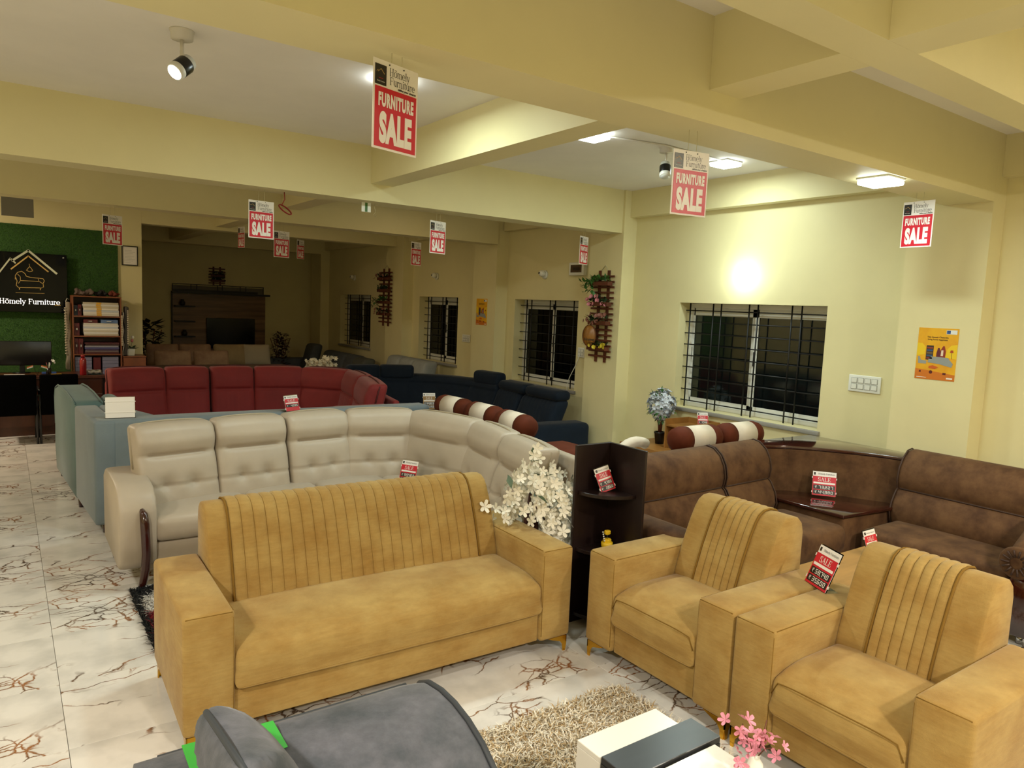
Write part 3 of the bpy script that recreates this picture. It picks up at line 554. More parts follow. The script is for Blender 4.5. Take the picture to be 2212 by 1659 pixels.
# scroll arm at the near end
sc = MB(); pts = [(.0, .02), (.02, .12), (.10, .19), (.20, .22), (.34, .22), (.44, .23)]
MB().soft((5.32, 1.61, .30), (.66, .14, .38), .05, (4, 3, 3)).done('arm', SUE, r)
MB().tube([(5.60, 1.62, .72), (5.42, 1.62, .715), (5.27, 1.62, .69), (5.12, 1.62, .62), (4.98, 1.62, .56), (4.90, 1.62, .53)], [.09, .095, .095, .09, .085, .082], 16).done('arm_roll', SUE, r)
fc = MB().lathe([(.001, .0), (.03, .012), (.040, .002), (.088, .014), (.098, .0), (.092, -.03)], 28, M=MT((4.86, 1.63, .525)) @ Matrix.Rotation(-pi / 2, 4, 'Y')).done('scroll_face', SUE, r)
for i in range(14):
    a = 2 * pi * i / 14; MB().tube([(4.848, 1.63 + .036 * cos(a), .525 + .036 * sin(a)), (4.842, 1.63 + .078 * cos(a), .525 + .078 * sin(a))], .0055, 5).done('pleat', SUEP, fc)
MB().prism([(4.93, .06), (5.02, .06), (5.03, .30), (5.04, .43), (4.93, .43), (4.90, .3), (4.925, .15)], 1.54, 1.68, 'y').done('arm_front', LAC, r, bevel=.006, label='dark lacquered wooden arm front')
for x, y in ((5.0, 1.62), (5.6, 1.6), (3.4, 2.85), (4.7, 2.8), (5.0, 2.55)): MB().lathe([(.018, 0), (.02, .06)], 10, c=(x, y, 0)).done('leg', mat('chrome', 'C8C8C8', .15, metal=1), r)
# ================================================================ tables, shelf, rug, near recliner
WEN = mat('wenge laminate', '1E1210', .35, var=.3, scale=10, stretch=(1, 1, .08), spec=.4)
r = thing('corner_shelf', 'dark wenge corner shelf unit with quarter-round shelves', 'shelf', (3.06, 3.22, 0), radians(0))
MB().box((-.285, 0, 0), (0, .02, 1.10)).done('side_panel', WEN, r, bevel=.002, seg=1); MB().box((-.018, -.30, 0), (0, -.001, 1.10)).done('side_panel', WEN, r, bevel=.002, seg=1)
for z, R_ in ((.80, .24), (.45, .24), (.05, .24)): MB().prism([(-.019, -.001)] + [(-.019 - R_ * sin(t), -.001 - R_ * cos(t)) for t in [i * pi / 2 / 14 for i in range(15)]], z, z + .022, 'z').done('shelf', WEN, r, bevel=.002, seg=1)
PIN = mat('pale oak laminate', 'A57B43', .35, var=.22, scale=7, stretch=(.12, 1, 1), detail=6)
r = thing('side_table', 'low pale oak side table behind the mustard armchairs', 'table', (3.46, 1.93, 0))
MB().box((0, 0, .46), (1.0, .40, .485)).done('table_top', PIN, r, bevel=.003, seg=1)
for x, y in ((.03, .03), (.93, .03), (.03, .33), (.93, .33)): MB().box((x, y, 0), (x + .04, y + .04, .459)).done('leg', mat('dark brown wood', '2A1510', .4), r, bevel=.003, seg=1)
MB().box((.03, .03, .43), (.97, .37, .458)).done('apron', mat('dark brown wood', '2A1510', .4), r)
WL = mat('white lacquer', 'EDE8DC', .25, spec=.5, coat=.2); DKL = mat('dark slate laminate', '26282B', .3, var=.15, scale=12, stretch=(.2, 1, 1), spec=.5)
r = thing('coffee_table', 'low coffee table in white and dark slate laminate blocks on the rug', 'coffee table', (1.59, 1.08, .03))
MB().box((0, .565, .37), (.385, .685, .39)).done('table_top', WL, r, bevel=.002, seg=1); MB().box((0, .565, 0), (.02, .685, .369)).done('side_panel', WL, r, bevel=.001, seg=1); MB().box((.365, .565, 0), (.385, .685, .369)).done('side_panel', WL, r, bevel=.001, seg=1); MB().box((.02, .665, 0), (.365, .685, .369)).done('back_panel', WL, r)
MB().box((-.002, .425, .375), (.44, .560, .40)).done('dark_top', DKL, r, bevel=.002, seg=1, label='dark slate laminate top'); MB().box((-.002, .425, 0), (.018, .560, .374)).done('dark_side_panel', DKL, r); MB().box((.42, .425, 0), (.44, .560, .374)).done('dark_side_panel', DKL, r)
MB().box((.02, .08, .36), (.40, .418, .388)).done('table_top', WL, r, bevel=.002, seg=1); MB().box((.02, .08, 0), (.04, .418, .359)).done('side_panel', WL, r); MB().box((.38, .08, 0), (.40, .418, .359)).done('side_panel', WL, r)
# shag rug
def rug(name, label, x0, x1, y0, y1, cols, n, fn=None, hgt=.035):
    r = thing(name, label, 'rug', (x0, y0, 0)); MB().box((0, 0, .001), (x1 - x0, y1 - y0, .012)).done('backing', mat('rug backing', 'A59B86', .9), r)
    rnd = random.Random(3); groups = [([], []) for _ in cols]
    for i in range(n):
        x, y = rnd.uniform(-.01, x1 - x0 + .01), rnd.uniform(-.01, y1 - y0 + .01); g = fn(x, y, rnd) if fn else rnd.randrange(len(cols)); v, f = groups[g]
        a = rnd.uniform(0, 2 * pi); w_ = .0035; dx, dy = cos(a) * w_, sin(a) * w_; lx, ly = rnd.gauss(0, .016), rnd.gauss(-.004, .016); h = hgt * rnd.uniform(.6, 1.1); k = len(v)
        v += [(x - dx, y - dy, .010), (x + dx, y + dy, .010), (x + dx * .9 + lx * .5, y + dy * .9 + ly * .5, h * .8), (x - dx * .9 + lx * .5, y - dy * .9 + ly * .5, h * .8), (x + lx * 1.5, y + ly * 1.5, h)]
        f += [(k, k + 1, k + 2, k + 3), (k + 3, k + 2, k + 4)]
    for (v, f), c in zip(groups, cols):
        me = bpy.data.meshes.new('pile'); me.from_pydata(v, [], f); me.materials.append(c); o = bpy.data.objects.new('pile', me); COL.objects.link(o); o.parent = r; o['kind'] = 'stuff'
    return r
rug('shag_rug', 'cream and tan shaggy rug under the coffee table', .95, 2.50, .75, 2.50, [mat('rug cream', 'E3D6BC', .9), mat('rug tan', 'B59A70', .9), mat('rug ivory', 'EDE6D6', .9)], 52000)
rug('shag_rug', 'black, white and crimson shaggy rug behind the long mustard sofa', .62, 1.5, 4.0, 4.95, [mat('rug black', '0E0E0E', .9), mat('rug white', 'C9C4BC', .9), mat('rug crimson', '7A1020', .9)], 26000,
    lambda x, y, q: 0 if (x < .03 or y > .85 or x + (.95 - y) < .22) else (1 if (y > .5 + x * .3) else 2))
rug('shag_rug', 'dark brown shaggy rug at the foot of the scroll arm', 4.0, 5.35, .85, 1.56, [mat('rug umber', '2E221A', .9), mat('rug sienna', '463628', .9)], 9000)
# near grey-blue recliner seen from behind
GRV = mat('slate grey velvet', '3E4349', .75, col2='62626A', scale=7, sheen=.12, fine=(30, .15, (1, 1, 1)), bump=.15, bscale=220, detail=8); GRP = mat('slate piping', '33373C', .6)
r = thing('sofa_near', 'slate grey velvet sofa end with a rounded piped back, nearest the camera', 'sofa', (0, 0, 0)); r.name = 'velvet_sofa'
poly = [(1.99, .12), (1.99, .58), (1.965, .66), (1.92, .715), (1.86, .745), (1.78, .757), (1.70, .755), (1.62, .74), (1.54, .71), (1.47, .665), (1.42, .60), (1.39, .52), (1.385, .12)]
n = len(poly); vs = []; cy, cz = 1.68, .45
for x, k in ((.24, 1), (.98, 1), (1.03, .985), (1.055, .94), (1.062, .87)): vs += [(x, cy + (y - cy) * k, cz + (z - cz) * (k if z > cz else 1)) for y, z in poly]
MB().add(vs, [(i * n + j, (i + 1) * n + j, (i + 1) * n + (j + 1) % n, i * n + (j + 1) % n) for i in range(4) for j in range(n)] + [tuple(range(n)), tuple(range(5 * n - 1, 4 * n - 1, -1))], True).done('backrest', GRV, r)
MB().tube([(1.047, cy + (y - cy) * .975, cz + (z - cz) * (.975 if z > cz else 1)) for y, z in poly], .009, 8).done('piping', GRP, r)
MB().tube([(.30, 1.955, .690), (1.02, 1.955, .690)], .007, 6).done('piping', GRP, r)
MB().soft((-.12, 1.66, .34), (.70, .60, .66), .16, (4, 4, 4)).done('seat', GRV, r)
RT, UP, FW = Vector(RC[0]), -Vector(RC[1]), Vector(RC[2])
FW = (ray(560, 1690, 1) - Vector((0, 0, H))).normalized(); RT = FW.cross(Vector((0, 0, 1))).normalized(); UP = RT.cross(FW)
nY = (RT * .83 + UP * .55).normalized(); dX = (RT * .55 - UP * .83).normalized(); dX = (dX * .86 + FW * .5).normalized(); zZ = dX.cross(nY)
PM = Matrix((dX, nY, zZ)).transposed().to_4x4(); PM.translation = ray(568, 1718, 1.66)
def pin(p, u):
    k = max(abs(u[0]), abs(u[2])); c_ = min(abs(u[0]), abs(u[2])); p[1] *= (1 - .72 * k ** 3); s_ = 1 + .10 * (abs(u[0]) * abs(u[2])) ** 2; p[0] *= s_ * .98; p[2] *= s_ * .98; return p
o = MB().soft((0, 0, 0), (.36, .18, .36), .05, (14, 3, 14), fn=pin, M=None).done('throw_pillow', GRV); o.matrix_world = PM; tag(o, 'slate grey velvet pillow with a thick piped edge leaning on the near sofa', 'pillow')
MB().tube([(.190 * (abs(cos(t)) ** .3) * (1 if cos(t) > 0 else -1), 0, .190 * (abs(sin(t)) ** .3) * (1 if sin(t) > 0 else -1)) for t in [2 * pi * i / 64 for i in range(64)]], .008, 8, close=True).done('piping', GRP, o)
GRN = mat('green ribbon', '2FA32E', .5)
A_, B_, C_, D_ = [P(*q, z=.762) for q in ((392, 1610), (590, 1556), (622, 1612), (420, 1690))]
m = MB().prism([(v.x, v.y) for v in (A_, B_, C_, D_)], .7595, .7625, 'z').done('ribbon', GRN, bevel=.001, seg=1); tag(m, 'bright green felt strip lying under the slate grey pillow', 'ribbon')
# ================================================================ hanging sale signs
SWH = mat('sign white', 'E9E4DE', .35); SRD = mat('sign red', 'C4122B', .35); SBK = mat('sign black', '14110F', .35); SGD = mat('logo gold', 'C9A45A', .4); STR = mat('string', 'C9C29A', .7)
def roof(parent, x, z, s, y, rot, m1, m2):
    mb = MB()
    for (a, b, t) in (((-.5, .0), (-.05, .42), .05), ((-.05, .42), (.5, -.12), .07), ((-.75, -.05), (-.55, .2), .04), ((-.55, .2), (-.42, .1), .04)):
        A, B = Vector((a[0] * s + x, y, a[1] * s + z)), Vector((b[0] * s + x, y, b[1] * s + z)); d = (B - A).normalized(); nn = Vector((-d.z, 0, d.x)) * t * s * .5
        k = len(mb.v); mb.v += [tuple(A - nn), tuple(B - nn), tuple(B + nn), tuple(A + nn)]; mb.f.append((k, k + 1, k + 2, k + 3)); mb.sm.append(False)
    return mb.done('roof_mark', m1, parent)
SW, SH = .218, .312
def make_sign():
    r = thing('sale_sign', 'x', 'sign', (0, 0, 0), group='hanging furniture sale signs')
    MB().box((-SW / 2, -.0015, -SH), (SW / 2, .0015, 0)).done('board', SWH, r, bevel=.0005, seg=1)
    MB().box((-SW / 2 + .008, -.0030, -SH + .008), (SW / 2 - .008, -.0016, -.094)).done('red_panel', SRD, r)
    lo = MB().box((-SW / 2 + .007, -.0030, -.088), (-SW / 2 + .060, -.0016, -.018)).done('logo_square', SBK, r)
    roof(lo, -SW / 2 + .035, -.045, .030, -.0036, None, SGD, SGD); serif(lo, 'Hömely Furniture', .0044, SWH, (-SW / 2 + .0335, -.0036, -.078), T=.22, sx=.86); MB().box((-SW / 2 + .024, -.0037, -.066), (-SW / 2 + .044, -.0035, -.0645)).done('sofa_mark', SRD, lo)
    serif(r, 'Hömely', .0275, SBK, (.016, -.0024, -.046), T=.15, sx=.86); serif(r, 'Furniture', .0275, SBK, (.030, -.0024, -.077), T=.15, sx=.86)
    text('lettering', 'define your dreams', .0115, SBK, r, (.052, -.0024, -.0885), bold=.0004, shear=.3)
    text('lettering', 'FURNITURE', .062, SWH, r, (0, -.0040, -.158), sx=.47, bold=.0036, space=1.17); text('lettering', 'SALE', .138, SWH, r, (0, -.0040, -.281), sx=.50, bold=.0085, space=1.10)
    k = MB(); 
    for x in (-.035, .035): k.lathe([(.0028, -.004), (.0028, .004)], 8, M=MT((x, 0, -.010)) @ Matrix.Rotation(pi / 2, 4, 'X'))
    k.done('eyelet', SBK, r)
    for x, dx in ((-.035, .012), (.035, -.008)): MB().tube([(x, 0, -.010), (x + dx, 0, .0), (x + dx, 0, 1.0)], .0012, 5).done('string', STR, r)
    return r
SIGNS = [
 ((810,127),(903,155),(903,330),(815,313), 2.80, 'large sale sign hanging nearest the camera, left of centre'),
 ((1457,322),(1532,331),(1523,458),(1449,450), 2.80, 'sale sign hanging from the wide beam in front of the black and white spotlight'),
 ((1953,437),(2020,432),(2017,523),(1951,526), 2.80, 'rightmost sale sign, hanging beside the orange poster column'),
 ((537,431),(592,437),(590,510),(537,504), 2.80, 'sale sign hanging from the second beam above the television wall'),
 ((930,476),(963,480),(962,545),(929,540), 2.80, 'sale sign hanging from the second beam left of the middle windows'),
 ((1254,510),(1271,512),(1269,569),(1251,566), 2.80, 'sale sign hanging in front of the fuse box'),
 ((221,463),(264,467),(266,523),(223,519), 2.79, 'sale sign hanging before the grass wall, leftmost of the signs'),
 ((515,490),(528,490),(528,534),(514,534), 2.79, 'narrow edge-on sale sign, bright white, left of the television wall beam sign'),
 ((592,497),(625,502),(624,552),(590,547), 2.79, 'dim sale sign hanging between the narrow sign and the small far sign'),
 ((642,518),(657,519),(656,556),(641,554), 2.90, 'smallest and farthest sale sign, above the grey sofas'),
 ((889,522),(910,524),(909,570),(888,567), 2.90, 'dim sale sign hanging in front of the far ladder planter column')]
def roof_z(x, y):
    for a, b, z in ((2.36, 2.69, 2.8), (6.18, 6.46, 2.8), (8.72, 9.0, 2.79), (12.0, 12.25, 2.9), (15.8, 16.05, 2.9), (1.52, 1.71, 2.95)):
        if a <= y <= b: return z
    return 2.95 if 2.73 <= x <= 2.95 else ZC
s0 = make_sign()
SNAP = {0: 2.52, 1: 2.50, 2: 2.55, 3: 6.32, 4: 6.32, 5: 6.32, 6: 8.86, 7: 8.86, 8: 8.86, 9: 12.1, 10: 8.86}
ALLS = [s0] + [copy_tree(s0) for _ in SIGNS[1:]]
for i, (TL, TR, BR, BL, zt_, lab) in enumerate(SIGNS):
    hl, hr = math.hypot(BL[0] - TL[0], BL[1] - TL[1]), math.hypot(BR[0] - TR[0], BR[1] - TR[1]); hm = (hl + hr) / 2; wm = (TR[0] - TL[0] + BR[0] - BL[0]) / 2
    dep = FPX * SH / hm * .985; c = ray((TL[0] + TR[0]) / 2, (TL[1] + TR[1]) / 2, dep)
    c0 = P((TL[0] + TR[0]) / 2, (TL[1] + TR[1]) / 2, y=SNAP[i])
    if (c0 - c).length < .16 * c.length: sf = (c0 - Vector((0, 0, H))).length / (c - Vector((0, 0, H))).length; c = c0
    def pj(v):
        d = v - Vector((0, 0, H)); X, Y, Z = [sum(RC[k][j] * d[j] for j in range(3)) for k in range(3)]; return 1106 + FPX * X / Z, 829.5 + FPX * Y / Z
    best = (1e9, 0)
    for k in range(-85, 86):
        yaw = math.atan2(c.y, c.x) - pi / 2 + radians(k); e = Vector((cos(yaw), sin(yaw), 0)) * SW / 2; l_, r_ = pj(c - e), pj(c + e)
        er = ((r_[0] - l_[0]) - wm) ** 2 + 2.5 * ((r_[1] - l_[1]) - (TR[1] - TL[1])) ** 2
        if er < best[0]: best = (er, yaw)
    o = ALLS[i]; o.location = c; o.rotation_euler = (0, 0, best[1]); o['label'] = lab; o['category'] = 'sign'
    top = max(.03, roof_z(c.x, c.y) - c.z)
    for ch in o.children:
        if ch.name.startswith('string'): ch.data = ch.data.copy(); [setattr(v.co, 'z', top + .003) for v in ch.data.vertices if v.co.z > .5]
o = thing('blank_board', 'plain grey board hanging in front of the green grass wall', 'sign', P(37, 423, y=10.2))
MB().box((-.155, -.004, -.235), (.155, .004, .02)).done('board', mat('grey board', '77756A', .6), o, bevel=.002, seg=1)
for x in (-.1, .1): MB().tube([(x, 0, 0), (x, 0, ZC - o.location.z)], .0012, 4).done('string', STR, o)
# ================================================================ price stands
SEG = {'0': 'abcdef', '1': 'bc', '2': 'abged', '3': 'abgcd', '4': 'fgbc', '5': 'afgcd', '6': 'afgedc', '7': 'abc', '8': 'abcdefg', '9': 'abcfgd'}
def digits(parent, s, w_, h, x0, z0, y, m):
    mb = MB(); x = x0; t = h * .15
    for ch in s:
        if ch == ',': mb.box((x - w_ * .16, y - .0004, z0 - t), (x - w_ * .16 + t * .8, y, z0 + t * .6)); continue
        D = w_ * .72; R_ = {'a': ((0, h - t), (D, h)), 'g': ((0, h / 2 - t / 2), (D, h / 2 + t / 2)), 'd': ((0, 0), (D, t)), 'f': ((0, h / 2), (t, h)), 'b': ((D - t, h / 2), (D, h)), 'e': ((0, 0), (t, h / 2)), 'c': ((D - t, 0), (D, h / 2))}
        for q in SEG[ch]: (a, b), (c, d) = R_[q]; mb.box((x + a, y - .0004, z0 + b), (x + c, y, z0 + d))
        x += w_
    return mb.done('digits', m, parent)
def price_stand(loc, rz, label, a='', b='', tilt=18, col=None, W=.105, Hh=.155, blank=False, roll=0):
    r = thing('price_stand', label, 'price stand', loc, rz, 'acrylic price stands'); r.rotation_euler = (0, radians(roll), rz)
    T = Matrix.Rotation(radians(-tilt), 4, 'X'); c = col or SRD
    MB().box((-W / 2 - .004, -.0012, .0), (W / 2 + .004, .0012, Hh + .006), T).done('holder', ACR, r); MB().box((-W / 2 - .004, .0, .0002), (W / 2 + .004, .07, .0022)).done('foot', ACR, r)
    rot = (pi / 2 - radians(tilt), 0, 0)
    def at(x, y, z): return T @ Vector((x, y, z))
    card = MB().box((-W / 2, -.0034, .003), (W / 2, -.0014, Hh), T).done('card', SWH, r)
    if blank:
        for z in (.045, .125): MB().box((-W / 2 - .006, -.006, z * Hh / .155 - .006), (W / 2 + .006, -.0035, z * Hh / .155), T).done('strip', SWH, r)
        return r
    MB().box((-W / 2, -.0044, .003), (W / 2, -.0035, Hh * .80), T).done('red_panel', c, r)
    for z in (.12, .70):
        for x in (-W / 2 - .005, W / 2): MB().box((x, -.006, z * Hh), (x + .005, .002, z * Hh + .014), T).done('clip', SWH, r)
    MB().box((-W / 2 + .007, -.0044, Hh * .85), (-W / 2 + .020, -.0035, Hh * .95), T).done('logo_square', SBK, r)
    q_ = W / .105; serif(r, 'Hömely Furniture', .0080 * q_, SBK, at(.009 * q_, -.0050, Hh * .875), rot, T=.16, sx=.95); serif(r, 'SALE', .155 * Hh, SWH, at(0, -.0052, Hh * .60), rot, T=.20, sx=.80 * W / Hh * 1.5)
    MB().box((-W / 2 + .007, -.0050, Hh * .49), (W / 2 - .007, -.0045, Hh * .56), T).done('caption_strip', SWH, r); 
    for z, s in ((.27, a), (.07, b)):
        if not s: continue
        MB().box((-W / 2 + .007, -.0050, Hh * z), (W / 2 - .007, -.0045, Hh * (z + .17)), T).done('number_strip', SBK, r)
        d = digits(r, s, .0135 * q_, Hh * .118, (-.024 + (.0135 * (5 - len(s.replace(',', ''))))) * q_, Hh * (z + .028), -.0051, SWH); d.data.transform(T)
        text('lettering', '₹', .14 * Hh, SWH, r, at(-W / 2 + .016 * q_, -.0056, Hh * (z + .035)), rot)
    return r
def stand_px(pl, pr, z, *a_, **k):
    A, B = P(*pl, z=z), P(*pr, z=z); d = B - A; k.setdefault('W', .148); k.setdefault('Hh', .18); return price_stand((A + B) / 2, math.atan2(d.y, d.x), *a_, **k)
stand_px((857, 1040), (900, 1047), .465, 'price stand reading 99,462 on the greige sofa seat', '99,462', '60,280')
stand_px((1301, 1062), (1328, 1060), .823, 'small price stand on the dark corner shelf', '4,780', '2,860', roll=-15, W=.10, Hh=.15)
stand_px((1752, 1069), (1806, 1075), .541, 'price stand reading 73,227 on the glossy mahogany corner table', '73,227', '44,380', W=.17, Hh=.19)
stand_px((1735, 1252), (1787, 1286), .607, 'largest price stand reading 58,740 on the armchair arm', '58,740', '35,600', W=.165, Hh=.20, tilt=22)
stand_px((1876, 1204), (1902, 1200), .487, 'price stand on the pale oak side table', '6,060', '3,640', roll=-6, W=.10, Hh=.16)
stand_px((616, 890), (650, 886), .903, 'price stand on the dusty blue sofa in front of the crimson cushions', '4,095', '', Hh=.14)
stand_px((913, 884), (942, 884), .62, 'kraft brown price stand by the striped bolster sofa', '44,823', '27,150', col=mat('kraft card', '9C7B4C', .7), W=.15, Hh=.20)
price_stand(P(260, 903, z=.903), radians(-6), 'blank white double card stand on the dusty blue sofa back', blank=True, W=.205, Hh=.165, tilt=6)
r = thing('pouf_table', 'small dark side table behind the bolster sofa', 'table', (P(928, 884, z=.62).x, P(928, 884, z=.62).y, 0)); MB().box((-.2, -.2, .58), (.2, .2, .618)).done('top', WEN, r)
for x in (-.16, .16):
    for y in (-.16, .16): MB().box((x - .02, y - .02, 0), (x + .02, y + .02, .579)).done('leg', WEN, r)
# ================================================================ lights in the ceiling zone
EMI = mat('lit diffuser', (.9, 1, 1), .5, emit=14); EMW = mat('lit warm lens', (1, .93, .8), .5, emit=14)
def panel(loc, label, power, s=.17):
    r = thing('ceiling_light', label, 'ceiling light', loc, group='square surface ceiling lights')
    MB().box((-s / 2 - .004, -s / 2 - .004, -.012), (s / 2 + .004, s / 2 + .004, -.001)).done('backplate', WHT, r, bevel=.002, seg=1)
    MB().soft((0, 0, -.029), (s, s, .030), .012, (2, 2, 1)).done('diffuser', EMI, r)
    a = area('lamp_light', (loc[0], loc[1], loc[2] - .052), s, power, COOL); return r
panel(P(1903, 385, z=2.80), 'lit square ceiling light under the wide beam at right', 13, .2)
panel(P(1568, 349, z=ZC), 'lit square ceiling light beside the black and white spotlight', 18, .2)
q = P(1295, 290, z=2.95); r = thing('ceiling_light', 'lit slim ceiling light at the edge of the cross beam', 'ceiling light', (q.x + .07, q.y + .1, ZC), group='square surface ceiling lights')
r.location = P(1281, 300, z=ZC - .04); r.location.z = ZC
MB().soft((0, 0, -.025), (.20, .20, .045), .015, (2, 2, 1)).done('diffuser', EMI, r)
area('lamp_light', (r.location.x, r.location.y, ZC - .055), .2, 24, COOL)
q = P(846, 190, z=ZC - .05); r = thing('ceiling_light', 'lit ceiling light half hidden by the nearest sale sign', 'ceiling light', (q.x, q.y, ZC), group='square surface ceiling lights')
MB().soft((0, 0, -.03), (.18, .18, .05), .015, (2, 2, 1)).done('diffuser', EMI, r); area('lamp_light', (q.x, q.y, ZC - .06), .18, 24, COOL)
BLKP = mat('black plastic', '0B0B0B', .3); OFFW = mat('off white enamel', 'CFC9BC', .4)
def spot_lamp(base, aim, label, lit):
    r = thing('spotlight', label, 'spotlight', base)
    MB().lathe([(.001, 0), (.062, 0), (.062, -.008), (.056, -.010), (.055, -.046), (.001, -.048)], 28).done('ceiling_cup', OFFW, r)
    MB().tube([(0, 0, -.046), (0, 0, -.15)], .010, 10).soft((0, 0, -.145), (.022, .012, .09), .005, (1, 1, 1)).done('stem', OFFW, r)
    D = Vector(aim).normalized(); Q = D.to_track_quat('-Z', 'Y').to_matrix().to_4x4(); c = Vector((0, 0, -.185)); M = Matrix.Translation(c) @ Q
    hd = MB().lathe([(.001, .065), (.040, .062), (.043, .03), (.046, .028)], 28, M=M).done('lamp_head', WHT, r)
    MB().lathe([(.0462, .034), (.0478, .030), (.0478, -.030), (.0462, -.034)], 28, M=M).done('black_band', BLKP, hd, label='black cylinder band'); MB().lathe([(.0455, -.03), (.047, -.032), (.047, -.062), (.040, -.064)], 28, M=M).done('rim', WHT, hd)
    MB().lathe([(.001, -.060), (.0395, -.060), (.038, -.0655), (.001, -.0665)], 24, M=M).done('lens', EMW if lit else mat('lens', 'D8DCD8', .2), hd)
    return r, Vector(base) + c + D * .08, D
b = P(393, 66, z=ZC); r, lp, D = spot_lamp(b, (-.62, -.35, -.62), 'lit black and white spotlight on the ceiling at upper left', True)
spot('spot_light', lp, lp + D, 45, WARM, 120, 1.0, .06)
b = P(1440, 318, z=ZC); spot_lamp(b, (-.25, -.28, -.9), 'unlit black and white spotlight behind a sale sign', False)
# wall bulb
b = P(1610, 585, x=XW); r = thing('wall_bulb', 'glowing bare bulb on the wall above the window', 'lamp', b)
MB().lathe([(.03, 0), (.03, .012), (.02, .014), (.018, .05), (.001, .052)], 16, M=Matrix.Rotation(-pi / 2, 4, 'Y')).done('holder', WHT, r)
BUL = mat('lit bulb', (.93, 1, .95), .5, emit=10); MB().lathe([(.001, 0), (.02, .006), (.04, .03), (.053, .06), (.058, .09), (.05, .125), (.03, .145), (.001, .150)], 20, M=MT((-.05, 0, .035)) @ Matrix.Rotation(pi * .86, 4, 'Y')).done('bulb', BUL, r)
l = bpy.data.lights.new('bulb_light', 'POINT'); l.energy = 4.5; l.color = COOL; l.shadow_soft_size = .06; o = bpy.data.objects.new('bulb_light', l); COL.objects.link(o); o.location = b + Vector((-.16, 0, -.06))
mb = MB(); a = P(1310, 292, z=ZC); b2 = P(1440, 312, z=ZC); c2 = P(1560, 345, z=ZC)
cd_ = MB().tube([a + Vector((0, 0, -.008)), b2 + Vector((0, .0, -.008)), c2 + Vector((0, 0, -.008))], .007, 6).done('cable_duct', OFFW); tag(cd_, 'thin white cable duct between the far ceiling lights', 'cable')
# ================================================================ wall items
ORP = mat('poster orange', 'D68F12', .5, col2='E9B51A', scale=3); 
def poster(y1, y0, z1, z0, x, label):
    W, Hh = y1 - y0, z1 - z0; r = thing('poster', label, 'poster', (x - .002, y1, z0), -pi / 2)
    MB().box((0, -.0005, 0), (W, .0015, Hh)).done('sheet', ORP, r)
    def flat(nm, poly, m, d=.001): return MB().prism([(a * W, b * Hh) for a, b in poly], -d - .0006, -d, 'y').done(nm, m, r)
    c = lambda h: mat('print ' + h, h, .5)
    flat('lower_band', [(0, 0), (1, 0), (1, .12), (0, .2)], c('C9701A'), .0006); flat('arch_shape', [(0, .45), (.2, .48), (.22, .62), (.12, .70), (0, .70)], c('E6C01A'), .0006); flat('arch_shape', [(1, .42), (.72, .45), (.76, .6), (.85, .68), (1, .70)], c('E6C01A'), .0006)
    flat('bookshelf_print', [(.24, .38), (.42, .38), (.42, .66), (.24, .66)], c('3A2A22'))
    for i in range(5): flat('book_row', [(.255, .40 + i * .05), (.405, .40 + i * .05), (.405, .43 + i * .05), (.255, .43 + i * .05)], c(['7A2B25', '2F4E6E', '6B5A3A', '344E78', '8A3A2A'][i]), .0018)
    flat('figure', [(.50, .40), (.60, .40), (.60, .55), (.57, .62), (.53, .62), (.50, .52)], c('5E1E28')); flat('figure', [(.60, .40), (.72, .40), (.73, .56), (.69, .66), (.65, .66), (.60, .58)], c('8A2E1E')); flat('figure', [(.61, .47), (.67, .47), (.67, .58), (.62, .58)], c('E0CDB4'), .0018)
    flat('sofa_print', [(.06, .30), (.26, .30), (.27, .36), (.12, .37), (.09, .44), (.04, .44)], c('8E938F')); flat('sofa_print', [(.30, .33), (.60, .31), (.90, .26), (.93, .33), (.84, .40), (.80, .44), (.38, .45), (.32, .40)], c('8E938F'), .0018)
    flat('lamp_print', [(.83, .54), (.92, .54), (.905, .59), (.845, .59)], c('A8401A')); flat('lamp_print', [(.872, .42), (.882, .42), (.882, .54), (.872, .54)], c('3A2A22')); flat('rug_print', [(.34, .22), (.50, .21), (.58, .25), (.44, .28), (.34, .26)], c('C75A1A'), .0022)
    flat('badge', [(.70, .89), (.96, .89), (.96, .97), (.70, .97)], c('DDE0DC')); flat('badge', [(.71, .90), (.80, .90), (.80, .96), (.71, .96)], c('2A4C86'), .0018)
    flat('icon', [(.10, .13), (.15, .13), (.15, .165), (.10, .165)], c('5A1A12')); flat('icon', [(.40 + .045 * cos(t), .145 + .033 * sin(t)) for t in [i * pi / 6 for i in range(12)]], c('5A1A12')); flat('icon', [(.70, .11), (.78, .11), (.78, .15), (.70, .15)], c('5A1A12')); flat('caption', [(.80, .03), (.95, .03), (.95, .06), (.80, .06)], c('E8E0D0')); flat('caption', [(.05, .03), (.30, .03), (.30, .04), (.05, .04)], c('E8E0D0'))
    k = W / .29
    text('lettering', 'This Ganesh Chaturthi,', .0165 * k, c('3A1C08'), r, (W * .5, -.002, Hh * .81), bold=.0003); text('lettering', 'bring home happiness', .0165 * k, c('3A1C08'), r, (W * .5, -.002, Hh * .765), bold=.0003)
    return r
poster(2.785, 2.495, 1.88, 1.485, XC, 'orange furniture advertising poster on the column at right')
a, b = P(1030, 645, x=XC), P(1051, 703, x=XC); poster(a.y, b.y, a.z, b.z, XC, 'small orange poster on the far column between two windows')
SWC = mat('switch white', 'E4E4DA', .35); SWG = mat('switch grey', '9A9C96', .4)
